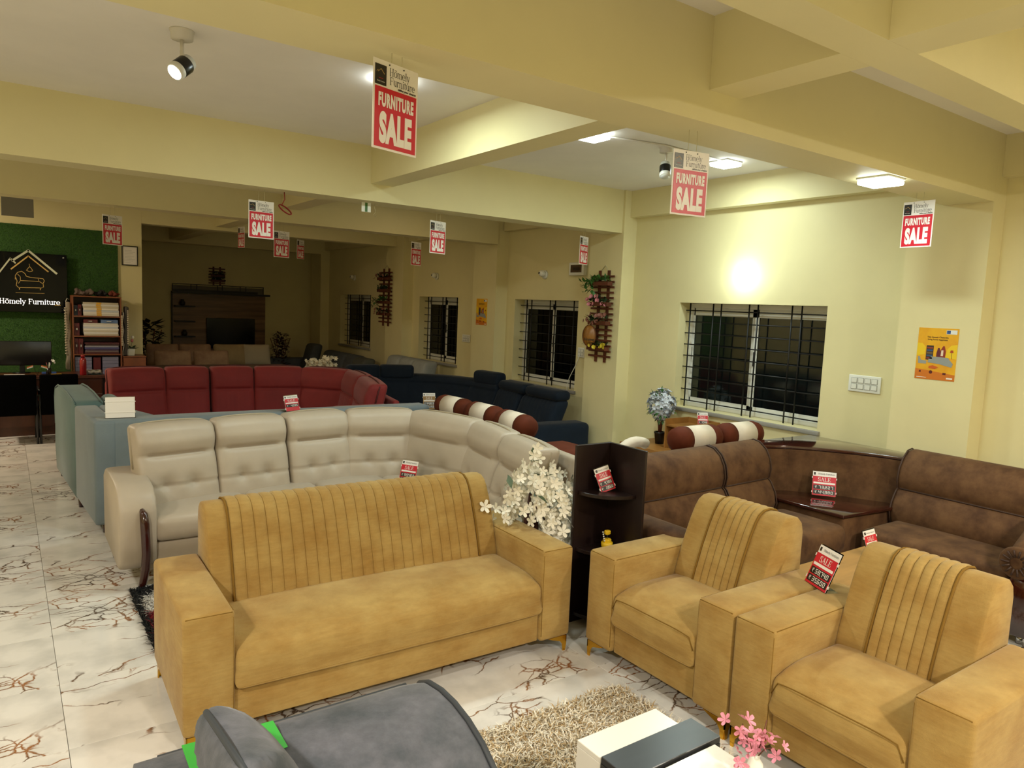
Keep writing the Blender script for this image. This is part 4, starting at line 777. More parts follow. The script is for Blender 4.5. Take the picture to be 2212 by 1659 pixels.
def switchbox(p0, p1, nx, ny, x, label):
    W, Hh = p0.y - p1.y, p0.z - p1.z; r = thing('switch_plate', label, 'switch', (x - .001, p0.y, p1.z), -pi / 2)
    MB().soft((W / 2, -.006, Hh / 2), (W, .012, Hh), .005, (1, 1, 1)).done('plate', SWC, r)
    for i in range(nx):
        for j in range(ny):
            x0 = W * .08 + i * W * .84 / nx; z0 = Hh * .13 + j * Hh * .74 / ny; b = MB().box((x0 + .003, -.0135, z0 + .003), (x0 + W * .84 / nx - .003, -.0125, z0 + Hh * .74 / ny - .003)).done('bezel', SWG, r)
            MB().box((x0 + .007, -.017, z0 + .007), (x0 + W * .84 / nx - .007, -.0135, z0 + Hh * .74 / ny - .007)).done('switch', SWC, r, bevel=.001, seg=1)
switchbox(P(1836, 808, x=XW), P(1902, 852, x=XW), 4, 2, XW, 'white eight-module switch plate on the wall right of the big window')
switchbox(P(1000, 722, x=XW), P(1016, 740, x=XW), 4, 2, XW, 'small white switch plate right of the second far window')
switchbox(P(1250, 750, x=XW), P(1263, 773, x=XW), 2, 2, XW, 'white switch plate with hanging white cable beside the column')
q = P(1252, 768, x=XW - .02); MB().tube([q, q + Vector((0, .06, -.12)), q + Vector((0, .18, -.30)), q + Vector((0, .22, -.42)), q + Vector((0, .2, -.6))], .005, 6).done('cable', SWC); tag(bpy.context.scene.objects['cable'], 'white cable looping down below the switch plate', 'cable')
p0, p1 = P(1237, 568, x=XW), P(1268, 595, x=XW)
r = thing('fuse_box', 'cream wall fuse box with a smoked window near the ladder planter', 'fuse box', (XW, p0.y, p1.z), -pi / 2); W, Hh = p0.y - p1.y, p0.z - p1.z
MB().soft((W / 2, -.03, Hh / 2), (W, .06, Hh), .012, (1, 1, 1)).done('case', SWC, r); MB().box((W * .14, -.064, Hh * .22), (W * .86, -.0605, Hh * .8)).done('smoked_door', mat('smoked plastic', '4A3A26', .2), r); MB().box((W * .3, -.067, Hh * .38), (W * .75, -.0645, Hh * .62)).done('breaker_row', mat('dark breaker', '2A2018', .3), r)
def cctv(px, py, label):
    q = P(px, py, x=XW - .04); r = thing('dome_camera', label, 'security camera', (XW, q.y, q.z)); M = Matrix.Rotation(-pi / 2, 4, 'Y')
    MB().lathe([(.001, 0), (.06, 0), (.058, .02), (.045, .03), (.001, .031)], 20, M=M).done('mount', SWC, r); MB().lathe([(.001, .08), (.03, .07), (.045, .045), (.045, .02), (.03, .0), (.001, -.008)], 20, M=MT((-.035, 0, 0)) @ Matrix.Rotation(-pi * .36, 4, 'Y') @ Matrix.Rotation(.3, 4, 'X')).done('eyeball', SWC, r)
    MB().lathe([(.001, .004), (.016, .004), (.018, -.003), (.001, -.004)], 14, M=MT((-.105, 0, .02)) @ Matrix.Rotation(-pi * .36, 4, 'Y')).done('lens', BLKP, r)
cctv(1173, 593, 'white eyeball camera left of the fuse box'); cctv(940, 597, 'white eyeball camera above the second far window'); cctv(763, 600, 'small white eyeball camera beside the farthest window')
# ladder planters
BRW = mat('stained pine slat', '5A2A12', .6, var=.3, scale=12, stretch=(1, .2, 1)); LEAF = mat('leaf green', '1F3A1A', .55, var=.25, scale=20); LEAFL = mat('leaf bright', '3E6B2A', .5, var=.2, scale=20)
def leafmesh(mb, p, d, L, w_, up=Vector((0, 0, 1))):
    d = Vector(d).normalized(); s = d.cross(up); s = s.normalized() if s.length > .01 else Vector((1, 0, 0)); n_ = s.cross(d); p = Vector(p)
    k = len(mb.v); mb.v += [tuple(p), tuple(p + d * L * .45 + s * w_ / 2 + n_ * L * .06), tuple(p + d * L), tuple(p + d * L * .45 - s * w_ / 2 + n_ * L * .06), tuple(p + d * L * .5 - n_ * L * .02)]
    mb.f += [(k, k + 1, k + 4), (k + 1, k + 2, k + 4), (k + 2, k + 3, k + 4), (k + 3, k, k + 4)]; mb.sm += [True] * 4
def rv(a=1, b=None, rnd=random): return Vector((rnd.uniform(-1, 1), rnd.uniform(-1, 1), rnd.uniform(-1, 1) if b is None else b)) * a
def flower_mesh(R_, n=5, cup=.25, seed=0):
    mb = MB()
    for i in range(n):
        a = 2 * pi * i / n; c, s = cos(a), sin(a)
        def q(r_, t, z): return (R_ * (r_ * c - t * s), R_ * (r_ * s + t * c), R_ * z)
        k = len(mb.v); mb.v += [(0, 0, 0), q(.45, .27, cup * .5), q(.85, .24, cup), q(1.0, 0, cup * .9), q(.85, -.24, cup), q(.45, -.27, cup * .5)]; mb.f += [(k, k + 1, k + 2, k + 3), (k, k + 3, k + 4, k + 5)]; mb.sm += [True] * 2
    return mb
def flower_obj(parent, name, data, m, loc, d, s=1):
    if name not in data: o = data['mb'].done(name, m, parent); data[name] = o.data
    else: o = bpy.data.objects.new(name, data[name]); COL.objects.link(o); o.parent = parent
    o.location = loc; o.rotation_euler = Vector(d).to_track_quat('Z', 'Y').to_euler(); o.scale = (s, s, s); return o
def ladder(y1, y0, z1, z0, x, nr, pots, label):
    r = thing('ladder_planter', label, 'wall planter', (x, y1, z0), -pi / 2, 'slatted wall planters'); W, Hh = y1 - y0, z1 - z0; rw = Hh / nr
    for fx in (.30, .70): MB().box((W * fx - W * .05, -.018, -.04 * Hh), (W * fx + W * .05, -.004, Hh * 1.04)).done('rail', BRW, r)
    for i in range(nr): MB().box((random.uniform(-.01, .01) * W, -.034, i * rw + rw * .32), (W * (1 + random.uniform(-.01, .01)), -.020, i * rw + rw * .70)).done('slat', BRW, r, bevel=.002, seg=1)
    MB().tube([(W * .3, -.012, Hh * 1.02), (W * .5, -.006, Hh * 1.10), (W * .7, -.012, Hh * 1.02)], .004, 5).done('cord', STR, r)
    for (t, kind) in pots:
        z = Hh * t; b = MB().box((W * .12, -.11, z), (W * .95, -.035, z + rw * .75)).done('planter_box', BRW, r, bevel=.003, seg=1); rnd = random.Random(int(t * 100) + nr); lm = MB()
        for i in range(46):
            p = Vector((W * rnd.uniform(.12, .9), -.08 + rnd.uniform(-.03, .03), z + rw * .7)); leafmesh(lm, p + Vector((0, 0, rnd.uniform(0, .05))), Vector((rnd.uniform(-1, 1), rnd.uniform(-1, .1), rnd.uniform(-.5, 1))), rnd.uniform(.05, .09), .035)
        if kind == 'ivy':
            for i in range(40): leafmesh(lm, Vector((W * rnd.uniform(-.25, .35), -.10 + rnd.uniform(-.03, .02), z + rnd.uniform(-rw * 1.2, rw * 1.3))), Vector((rnd.uniform(-1, .6), rnd.uniform(-.6, 0), rnd.uniform(-1, .6))), .07, .045)
        lo = lm.done('foliage', LEAF if kind != 'ivy' else LEAFL, b, kind='stuff')
        if kind in ('pink', 'yellow', 'mauve'):
            m = {'pink': mat('pink bloom', 'D98A9A', .5), 'yellow': mat('yellow bloom', 'D9C63A', .5), 'mauve': mat('mauve bloom', '8A5A50', .5)}[kind]; dt = {'mb': flower_mesh(.026, 8, .4)}
            for i in range(13): flower_obj(b, 'flower', dt, m, (W * rnd.uniform(.02, .98), -.12 + rnd.uniform(-.03, .02), z + rw * rnd.uniform(.2, 2.0)), (rnd.uniform(-.5, .5), -1, rnd.uniform(-.3, .8)), rnd.uniform(.8, 1.2))
    return r
a, b = P(1284, 592, x=XC), P(1322, 775, x=XC); W_ = P(1283, 700, x=XC).y - P(1331, 700, x=XC).y
lp_ = ladder(a.y, a.y - W_, P(1308, 592, x=XC).z, P(1300, 775, x=XC).z, XC, 16, [(.10, 'yellow'), (.40, 'mauve'), (.62, 'pink'), (.86, 'ivy')], 'tall slatted wooden planter with yellow, pink and ivy boxes on the column')
a = P(826, 590, x=XC); ladder(P(822, 640, x=XC).y, P(849, 640, x=XC).y, P(838, 585, x=XC).z, P(838, 700, x=XC).z, XC, 14, [(.16, 'mauve'), (.38, 'ivy'), (.60, 'plain'), (.82, 'mauve')], 'narrower slatted wooden planter on the farther column')
r = thing('oval_plaque', 'oval wooden plaque hanging at the edge of the tall planter', 'plaque', P(1273, 725, x=XC - .13) , radians(-60))
MB().lathe([(.001, -.008), (.5, -.008), (.5, .008), (.001, .008)], 28, M=Matrix.Rotation(pi / 2, 4, 'X') @ Matrix.Diagonal((.17, .26, 1, 1))).done('board', mat('varnished ply', '8A5A22', .4, var=.2, scale=9), r)
MB().tube([(.083 * cos(t), -.010, .128 * sin(t)) for t in [2 * pi * i / 32 for i in range(32)]], .004, 5, close=True).done('rim', BRW, r); text('lettering', 'Home', .05, SBK, r, (0, -.010, -.06), bold=.001); MB().tube([(-.01, 0, .13), (.03, .05, .2), (.05, .09, .23)], .002, 4).done('cord', STR, r)
# ================================================================ office corner at far left
GRS = mat('artificial grass', '22401A', .9, col2='3A6222', scale=60, bump=.8, bscale=160, detail=6)
YO = 11.998
r = thing('grass_panel', 'green artificial grass panel covering the office wall', 'wall panel', (0, YO, 0))
MB().box((-2.9, -.02, .35), (1.385, 0, 2.74)).done('backing', GRS, r)
rnd = random.Random(5); v, f = [], []
for i in range(26000):
    x, z = rnd.uniform(-.7, 1.385), rnd.uniform(.9, 2.74); a = rnd.gauss(0, .5); L = rnd.uniform(.012, .028); k = len(v); v += [(x - .0022, -.02, z), (x + .0022, -.02, z), (x + L * sin(a), -.02 - L * .75, z + L * .5 * cos(a))]; f.append((k, k + 1, k + 2))
me = bpy.data.meshes.new('grass_blades'); me.from_pydata(v, [], f); me.materials.append(mat('grass blade', '4E7E2C', .7, col2='2E5418', scale=9)); o = bpy.data.objects.new('grass_blades', me); COL.objects.link(o); o.parent = r; o['kind'] = 'stuff'
# black shop sign
BSG = mat('black acrylic', '04060A', .05, spec=.12); CHR = mat('silver edging', 'C9CDD2', .2, metal=.9); LIT = mat('lit white letters', (1, .97, .93), .5, emit=1.6); GLD = mat('gold line', 'D2B06A', .35, metal=.3)
p0, p1 = P(0, 537, y=YO - .12), P(143, 668, y=YO - .12); zb, zt2 = 1.56, 2.36; r = thing('shop_sign', 'black glossy shop sign with roof emblem, gold chaise outline and white lettering', 'sign', (-.62, YO - .10, zb)); W = p1.x + .62 + .02; Hh = zt2 - zb
MB().box((0, -.012, 0), (W, .012, Hh)).done('panel', BSG, r, bevel=.003, seg=1)
for x, z in ((.04, .04), (W - .04, .04), (.04, Hh - .04), (W - .04, Hh - .04)): MB().lathe([(.012, 0), (.012, .02), (.006, .024), (.001, .025)], 12, M=MT((x, -.012, z)) @ Matrix.Rotation(pi / 2, 4, 'X')).done('standoff', CHR, r)
def SP(px, py): q = P(px, py, y=YO - .115); return (q.x + .62, q.z - zb)
def strip(pts, t, m, nm='emblem_line', y=-.0135):
    mb = MB()
    for (a, b) in zip(pts[:-1], pts[1:]):
        a, b = Vector(a), Vector(b); d = (b - a).normalized(); n_ = Vector((-d.y, d.x)) * t / 2; a -= d * t * .3; b += d * t * .3
        mb.prism([tuple(a - n_), tuple(b - n_), tuple(b + n_), tuple(a + n_)], y - .003, y, 'y')
    return mb.done(nm, m, r)
strip([SP(26, 563), SP(61, 541), SP(122, 591)], .026, CHR); strip([SP(-3, 590), SP(22, 558), SP(33, 568)], .018, CHR); strip([SP(24, 581), SP(61, 553), SP(104, 587)], .016, GLD)
strip([SP(*q) for q in [(33, 603), (33, 595), (38, 588), (47, 586), (54, 591), (57, 597), (70, 600), (84, 601), (93, 602), (96, 607), (93, 612), (94, 620), (92, 621)]], .007, GLD)
strip([SP(*q) for q in [(33, 597), (37, 607), (35, 616), (40, 621), (90, 622)]], .007, GLD); strip([SP(*q) for q in [(40, 612), (44, 606), (85, 608), (94, 614)]], .006, GLD); strip([SP(*q) for q in [(38, 592), (44, 598), (44, 606)]], .005, GLD); strip([SP(82, 600), SP(84, 608)], .005, GLD)
strip([SP(*q) for q in [(57, 584), (61, 579), (64, 576), (67, 579), (71, 585), (64, 587), (57, 584)]], .006, GLD); strip([SP(63, 570), SP(64, 576)], .004, GLD); strip([SP(42, 621), SP(42, 625)], .01, GLD); strip([SP(87, 622), SP(87, 626)], .01, GLD); strip([SP(34, 632), SP(96, 634)], .004, GLD)
a, b = SP(-1, 655), SP(129, 655); serif(r, 'Hömely Furniture', .068, LIT, ((a[0] + b[0]) / 2, -.0145, a[1] + .002), T=.155, sx=(b[0] - a[0]) / .658)
for x0, zz in ((.10, .10), (W - .12, .10)): MB().box((x0 - .035, -.0135, zz), (x0 + .035, -.0125, zz + .012)).done('glint_strip', GLD, r)
# framed certificate
a, b = P(262, 530, y=YO), P(298, 575, y=YO); r = thing('certificate_frame', 'framed white certificate on the yellow wall strip', 'picture frame', (a.x, YO - .001, b.z)); W, Hh = b.x - a.x, a.z - b.z
fr = MB()
for q in (((0, -.02, 0), (W, 0, .014)), ((0, -.02, Hh - .014), (W, 0, Hh)), ((0, -.02, .014), (.014, 0, Hh - .014)), ((W - .014, -.02, .014), (W, 0, Hh - .014))): fr.box(*q)
fr.done('frame', BLKP, r); MB().box((.014, -.01, .014), (W - .014, -.002, Hh - .014)).done('paper', SWH, r)
for i in range(9): MB().box((.04, -.0108, Hh * (.16 + .075 * i)), (W * (.55 + .35 * ((i * 37) % 5) / 5), -.0102, Hh * (.16 + .075 * i) + .003)).done('text_line', SWG, r)
# desk
DSK = mat('walnut laminate', '4A2412', .35, var=.25, scale=6, stretch=(1, 1, .15)); ALU = mat('aluminium strip', 'B9B4A8', .25, metal=.8)
r = thing('office_desk', 'walnut office desk with silver strips behind the black chairs', 'desk', (-1.2, 10.98, 0))
MB().box((0, -.03, .735), (2.30, .58, .77)).done('desk_top', DSK, r, bevel=.003, seg=1)
for i, (a, b) in enumerate(((.12, .31), (.32, .52), (.53, .734))): MB().box((.02, .02, a), (2.26, .04, b - .006)).done('front_panel', DSK, r)
for z in (.31, .52): MB().box((.02, .012, z - .004), (2.26, .02, z + .004)).done('strip', ALU, r)
MB().box((2.24, .04, .0), (2.27, .56, .733)).done('side_panel', DSK, r); MB().box((.0, .05, .0), (2.24, .07, .12)).done('plinth', DSK, r)
for k, px in enumerate((36, 128)):
    q = P(px, 960, z=0); c = P(px, 860, y=10.45); r = thing('visitor_chair', ['black upholstered visitor chair at the far left edge', 'black upholstered visitor chair beside the dusty blue sofa'][k], 'chair', (c.x + .0, 10.42, 0), 0, 'black visitor chairs')
    MB().soft((0, 0, .60), (.405, .05, .50), .022, (3, 1, 3), puff=(0, .008, 0)).done('backrest', mat('black mesh', '040404', .95, spec=.05), r); MB().soft((0, .26, .44), (.46, .44, .06), .025, (3, 3, 1)).done('seat', mat('black mesh', '040404', .95, spec=.05), r)
    for x in (-.20, .20): MB().tube([(x, -.03, 0), (x, .0, .44), (x, -.005, .60)], .013, 8).done('leg', BLKP, r); MB().tube([(x, .44, 0), (x, .44, .41)], .013, 8).done('leg', BLKP, r)
    for x in (-.20, .20): MB().tube([(x * .9, .0, .62), (x * 1.05, .05, .66), (x * 1.05, .38, .66), (x * .9, .42, .44)], .012, 6).done('armrest', BLKP, r)
r = thing('monitor', 'black computer monitor on the desk before the grass panel', 'monitor', (.18, 11.45, .771))
MB().box((-.62, -.02, .10), (.34, .02, .42)).done('screen', BLKP, r, bevel=.008); MB().box((-.30, .02, .36), (.25, .03, .40)).done('vent', mat('dark vent', '20242A', .3), r); MB().box((-.02, .0, .0), (.04, .03, .12)).done('stand', BLKP, r); MB().lathe([(.10, 0), (.10, .008), (.001, .010)], 20).done('foot', BLKP, r)
BOT = mat('red enamel bottle', '8E1118', .3, coat=.4); r = thing('water_bottle', 'tall red water bottle on the right end of the desk', 'bottle', (.85, 11.05, .771))
MB().lathe([(.036, 0), (.040, .01), (.040, .19), (.034, .215), (.026, .225)], 18).done('body', BOT, r); MB().lathe([(.022, .2255), (.022, .24), (.026, .242), (.026, .262), (.020, .268)], 16).done('cap', BOT, r)
r = thing('desk_flags', 'pair of small tricolour desk flags on a dark stand', 'flag', (.34, 11.02, .771)); MB().box((-.05, -.03, 0), (.05, .03, .015)).done('stand', DSK, r)
for s_ in (-1, 1):
    MB().tube([(0, 0, .015), (s_ * .045, 0, .14)], .002, 5).done('pole', BLKP, r)
    for j, h in enumerate(('C9622A', 'D8D4C8', '2A5A2A')): MB().prism([(s_ * .045, .14 - j * .014), (s_ * .11, .115 - j * .014), (s_ * .11, .102 - j * .014), (s_ * .042, .127 - j * .014)], -.001, .001, 'y').done('stripe', mat('flag ' + h, h, .7), r)
for k, (x, y, w_, d_, h, cl, lab) in enumerate([(.55, 11.1, .12, .10, .012, 'C9992A', 'yellow notepad on the desk'), (.48, 11.3, .16, .1, .02, '2A4A8A', 'blue box file lying on the desk'), (.10, 11.12, .22, .16, .006, 'C9C9C2', 'loose white papers at the left of the desk'), (1.0, 11.15, .16, .10, .004, '3A7A78', 'teal folder under the silver packet on the desk')]):
    o = MB().box((-w_ / 2, -d_ / 2, 0), (w_ / 2, d_ / 2, h)).done(['notepad', 'box_file', 'papers', 'folder'][k], mat('item ' + cl, cl, .6), bevel=.001, seg=1, loc=(x, y, .771)); tag(o, lab, ['notepad', 'file', 'paper', 'folder'][k])
o = MB().soft((0, 0, .027), (.17, .09, .045), .015, (8, 5, 2), fn=lambda p, u: [p[0] + .006 * sin(u[1] * 9), p[1] + .006 * sin(u[0] * 11), p[2] + .008 * sin(u[0] * 7 + u[1] * 5)]).done('plastic_packet', mat('silver film', 'B9B5AC', .25, metal=.5), loc=(.98, 11.12, .777)); tag(o, 'crumpled silver packet on the desk by the red bottle', 'packet')
r = thing('pen_holder', 'dark pen holder with a white flower on the desk', 'pen holder', (.47, 11.15, .771)); MB().lathe([(.03, 0), (.03, .09), (.026, .09), (.026, .01)], 14).done('cup', BLKP, r)
for a in range(5): MB().tube([(0, 0, .05), (.03 * cos(a * 1.3), .03 * sin(a * 1.3), .16)], .003, 5).done('pen', [BLKP, SWC, BOT][a % 3], r)
dt = {'mb': flower_mesh(.025, 6, .4)}; flower_obj(r, 'flower', dt, SWC, (.045, 0, .18), (.2, -.6, .6)); flower_obj(r, 'flower', dt, SWC, (.06, 0, .16), (.5, -.6, .2), .8)
# tall shelf with catalogues
r = thing('bookshelf', 'tall brown shelf crowded with catalogues and gift bags', 'bookshelf', (.775, 11.58, 0)); W = .60
SHW = mat('brown shelf laminate', '7A4526', .4, var=.15, scale=5)
for x in (0, W - .018): MB().box((x, 0, 0), (x + .018, .36, 1.81)).done('side_panel', SHW, r)
MB().box((.018, .34, 0), (W - .018, .36, 1.81)).done('back_panel', mat('dark back', '3A1E12', .5), r)
LV = [.42, .99, 1.245, 1.52, 1.795]
for z in [.70] + LV[1:]: MB().box((.018, 0, z), (W - .018, .339, z + .018)).done('shelf', SHW, r)
def book(name, label, grp, x0, x1, z0, h, m, y=11.60, d=.26): o = MB().box((0, 0, 0), (x1 - x0, d, h)).done(name, m, bevel=.001, seg=1, loc=(x0, y, z0)); return tag(o, label, 'catalogue' if 'catalogue' in name else 'bag', grp)
cols_w = [mat('cover ' + h, h, .5) for h in ('CFC9BC', 'DCD8D0', 'BFC4CC', 'E2DDD2', 'C6BDA8', 'D8D6D2', 'BFB5A0')]; YB = mat('cover yellow', 'D9A52A', .5)
z = 1.2635 + .276
def stack(n, x0, x1, z0, h, grp, where, mats, band=None):
    for i in range(n):
        o = book('catalogue', '%s catalogue %s' % (['bottom', 'second', 'third', 'fourth', 'fifth', 'sixth', 'seventh', 'topmost'][i if i < n - 1 else 7], where), grp, x0 + random.uniform(0, .012), x1 - random.uniform(0, .012), z0 + i * (h + .0008), h, mats[i % len(mats)])
        if band: MB().box((.16, -.001, .002), (.22, -.0001, h - .002)).done('spine_band', band, o)
stack(7, .90, 1.35, 1.539, .026, 'white catalogues on the top shelf', 'in the white stack on the top shelf', cols_w, YB)
stack(7, .905, 1.34, 1.264, .024, 'white catalogues on the second shelf', 'in the grey-white stack on the second shelf', cols_w[::-1])
stack(7, .915, 1.345, 1.009, .022, 'dark catalogues on the third shelf', 'in the purple-brown stack on the third shelf', [mat('cover ' + h, h, .35) for h in ('4A1A22', '6A5A5A', '3A2A4A', '4A4A7A', '8A8A96', '3A1A1A')])
MAR2 = mat('maroon card', '5A1218', .45)
def bag(label, x0, x1, z0, h, m, d=.14, y=11.60):
    r2 = thing('gift_bag', label, 'bag', (x0, y, z0), group='gift bags and boxes on the shelf'); w_ = x1 - x0; MB().box((0, 0, 0), (w_, d, h)).done('body', m, r2, bevel=.002, seg=1)
    MB().tube([(w_ * .3, -.003, h * .75), (w_ * .35, -.006, h * .35), (w_ * .5, -.007, h * .22), (w_ * .65, -.006, h * .35), (w_ * .7, -.003, h * .75)], .002, 5).done('handle', BLKP, r2); MB().box((w_ * .3, -.002, h * .45), (w_ * .6, -.0005, h * .6)).done('print', SWC, r2); return r2
bag('maroon gift bag standing on the top shelf', .845, .888, 1.539, .15, MAR2); bag('slim navy gift bag at the left of the top shelf', .797, .842, 1.539, .14, mat('navy card', '1A2640', .45))
bag('maroon gift bag standing at the left of the second shelf', .797, .86, 1.264, .17, MAR2); bag('left maroon binder bag on the third shelf', .797, .845, 1.009, .215, MAR2); bag('right maroon binder bag on the third shelf', .848, .90, 1.009, .215, MAR2)
bag('maroon flat bag lying on top of the second stack', .91, 1.08, 1.264 + 7 * .0248 + .001, .048, MAR2, .2); bag('blue flat bag lying at the right on the second stack', 1.12, 1.33, 1.264 + 7 * .0248 + .001, .048, mat('blue card', '5A74A0', .45), .2)
LAV = mat('lavender card', '7A7A94', .45)
for i in range(5):
    for j, x in enumerate((.80, 1.13)): book('gift_bag', '%s lavender box, %s stack of the lowest visible shelf' % (['bottom', 'second', 'third', 'fourth', 'top'][i], ['left', 'right'][j]), 'lavender boxes on the lowest shelf', x, x + .2, .7185 + i * .05, .047, LAV, d=.2)
book('gift_bag', 'maroon bag standing between the lavender boxes', 'gift bags and boxes on the shelf', 1.02, 1.11, .7185, .24, MAR2, d=.16)
def cloth(name, label, c, size, m, seed, cat='cloth'):
    rn = random.Random(seed); ph = [rn.uniform(0, 6) for _ in range(4)]
    o = MB().soft((0, 0, 0), size, min(size) * .45, (14, 8, 4), fn=lambda p, u: [p[0] + .01 * sin(u[2] * 5 + ph[0]), p[1] + .012 * sin(u[0] * 6 + ph[1]), p[2] + size[2] * .28 * sin(u[0] * 4 + ph[2]) * (u[2] > 0) + .006 * sin(u[0] * 17 + ph[3])]).done(name, m, loc=c); return tag(o, label, cat)
cloth('folded_cloth', 'grey-brown crumpled fabric pile on top of the tall shelf', (.93, 11.74, 1.855), (.22, .24, .075), mat('taupe cloth', '5A4A42', .8), 1)
cloth('folded_cloth', 'black fabric draped in the middle on top of the shelf', (1.13, 11.74, 1.85), (.15, .22, .065), mat('black cloth', '14100F', .8), 2); cloth('folded_cloth', 'rust red fabric bundle at the right on top of the shelf', (1.29, 11.72, 1.85), (.13, .2, .06), mat('rust cloth', '6A2A18', .8), 3)
def hanging(label, x, y, ztop, zb_, w_, m, dx=.0):
    r2 = thing('hanging_swatches', label, 'fabric', (x, y, zb_), group='fabric swatches hanging at the shelf sides'); h = ztop - zb_
    MB().soft((0, 0, h / 2), (w_, .16, h), .015, (2, 3, 12), fn=lambda p, u: [p[0] + .008 * sin(u[2] * 9) + dx * (1 - u[2]) * .5, p[1] + .01 * sin(u[2] * 5), p[2]]).done('cloth', m, r2); MB().tube([(-.02, 0, h), (0, 0, h + .05), (.02, 0, h + .03)], .004, 5).done('hook', SWC, r2)
    mb = MB(); [mb.soft((-w_ / 2 * (1 if dx >= 0 else -1) - .008, -.09, h * .25 + i * h * .7 / 18), (.022, .012, .02), .005, (1, 1, 1)) for i in range(18)]; t = mb.done('tassel_trim', mat('cream trim', 'B8AC94', .8), r2); t['kind'] = 'stuff'
hanging('cream fringed fabric swatches hanging left of the shelf', .728, 11.7, 1.72, .78, .05, mat('sand cloth', '8E8270', .8)); hanging('dark grey fringed fabric swatches hanging right of the shelf', 1.437, 11.68, 1.68, .98, .05, mat('charcoal cloth', '4A4744', .8), -.01); hanging('pale fabric swatch hanging close to the shelf side', 1.392, 11.66, 1.60, .98, .012, mat('pale cloth', 'A8A29A', .8))
r = thing('side_cabinet', 'small brown cabinet right of the tall shelf', 'cabinet', (1.385, 11.6, 0)); MB().box((0, 0, 0), (.30, .38, .955)).done('carcass', SHW, r, bevel=.003, seg=1); MB().box((-.002, -.012, .957), (.302, .38, .975)).done('top', SHW, r); MB().box((.005, -.014, .05), (.295, -.001, .95)).done('door', SHW, r, bevel=.002, seg=1)
r = thing('potted_tulips', 'white square pot of artificial tulips on the small cabinet', 'potted plant', (1.50, 11.72, .9755)); MB().prism([(-.045, 0), (.045, 0), (.055, .10), (-.055, .10)], -.045, .045, 'y').done('pot', SWC, r, bevel=.004)
lm = MB(); rnd = random.Random(9)
for i in range(26): a = rnd.uniform(0, 6.28); leafmesh(lm, (.02 * cos(a), .02 * sin(a), .10), (cos(a), sin(a), rnd.uniform(.1, .8)), rnd.uniform(.07, .12), .03)
lm.done('foliage', LEAF, r, kind='stuff')
for k, (x, z, m) in enumerate(((-.045, .18, SWC), (.03, .24, SWC), (.02, .19, mat('tulip pink', 'C9707A', .5)))): MB().tube([(0, 0, .09), (x, 0, z)], .002, 5).done('stem', LEAF, r); MB().lathe([(.004, 0), (.018, .012), (.02, .03), (.012, .045), (.001, .046)], 10, c=(x, 0, z)).done('bloom', m, r)
# ================================================================ television wall and far seats
TVW = mat('striped wood laminate', '93714F', .4, col2='5E442C', scale=5, stretch=(.12, 1, 2.2), detail=6); BLW = mat('matt black shelf', '0D0B0A', .5)
r = thing('tv_unit', 'wood-grain television wall panel with black ledge and side shelves', 'tv unit', (2.93, YF, 0))
MB().box((0, -.05, .35), (1.93, -.001, 1.90)).done('wood_panel', TVW, r); MB().box((-.02, -.22, 1.905), (1.99, -.001, 1.945)).done('ledge', BLW, r); MB().box((-.02, -.07, .35), (.0, -.001, 1.90)).done('side_edge', BLW, r); MB().box((-.02, -.40, .10), (1.95, -.001, .34)).done('low_cabinet', BLW, r)
for z in (1.62, 1.30, .98): MB().box((.03, -.22, z), (.42, -.051, z + .03)).done('shelf', BLW, r)
for x, z in ((.18, 1.65), (.22, 1.01)): MB().lathe([(.03, 0), (.05, .02), (.055, .07), (.03, .10), (.035, .13)], 12, c=(x, -.14, z)).done('ornament', BLW, r)
for x in (.3, 1.0, 1.75): MB().lathe([(.02, 1.898), (.02, 1.904)], 10, c=(x, -.14, 0)).done('downlight', mat('lens', 'D8DCD8', .2), r)
o = thing('television', 'black flat television on the wood-grain panel', 'television', (3.60, YF - .054, .74)); MB().box((0, -.05, 0), (1.02, -.001, .66)).done('screen', mat('tv glass', '050607', .15), o, bevel=.004, seg=1); MB().box((.42, -.06, -.02), (.6, -.01, -.001)).done('sensor_bar', BLKP, o)
r = thing('curtain_rack', 'black metal rack above the television ledge', 'rack', (2.93, YF - .03, 1.946)); MB().box((0, -.06, .0), (1.75, -.02, .05)).done('rolled_stock', BLW, r); MB().box((0, .0, .0), (1.9, .02, .13)).done('white_back', mat('dusty white', '6A6458', .6), r)
for x in (0, .36, .48, .9, 1.0, 1.38, 1.5, 1.88): MB().box((x, -.02, .0), (x + .012, -.001, .15)).done('post', BLW, r)
MB().box((0, -.02, .15), (1.9, -.001, .165)).done('rail', BLW, r)
def pillow(label, c, size, rz, tilt, m, grp):
    o = MB().soft((0, 0, 0), size, size[1] * .35, (8, 2, 8), fn=lambda p, u: [p[0] * (1 + .05 * abs(u[2]) ** 4), p[1] * (1 - .6 * max(abs(u[0]), abs(u[2])) ** 4), p[2] * (1 + .06 * abs(u[0]) ** 4)]).done('cushion', m, loc=c, rot=(radians(tilt), 0, rz)); return tag(o, label, 'cushion', grp)
TAU = mat('taupe suede', '86664F', .75, col2='A38568', scale=5); SND = mat('sand suede', '9C8862', .75, var=.1, scale=5); TAP = mat('taupe seat', '5E4B3C', .8)
r = thing('loose_cushion_sofa', 'brown suede sofa heaped with loose cushions before the television', 'sofa', (3.0, 12.9, 0))
MB().soft((-.1, -.25, .40), (2.3, .22, .68), .06).done('backrest', TAP, r); MB().soft((-.1, .35, .27), (2.2, 1.0, .34), .05).done('seat', TAP, r); MB().soft((-1.15, .3, .35), (.2, 1.1, .5), .05).done('arm', TAP, r); MB().soft((1.1, .3, .35), (.2, 1.1, .5), .05).done('arm', TAP, r)
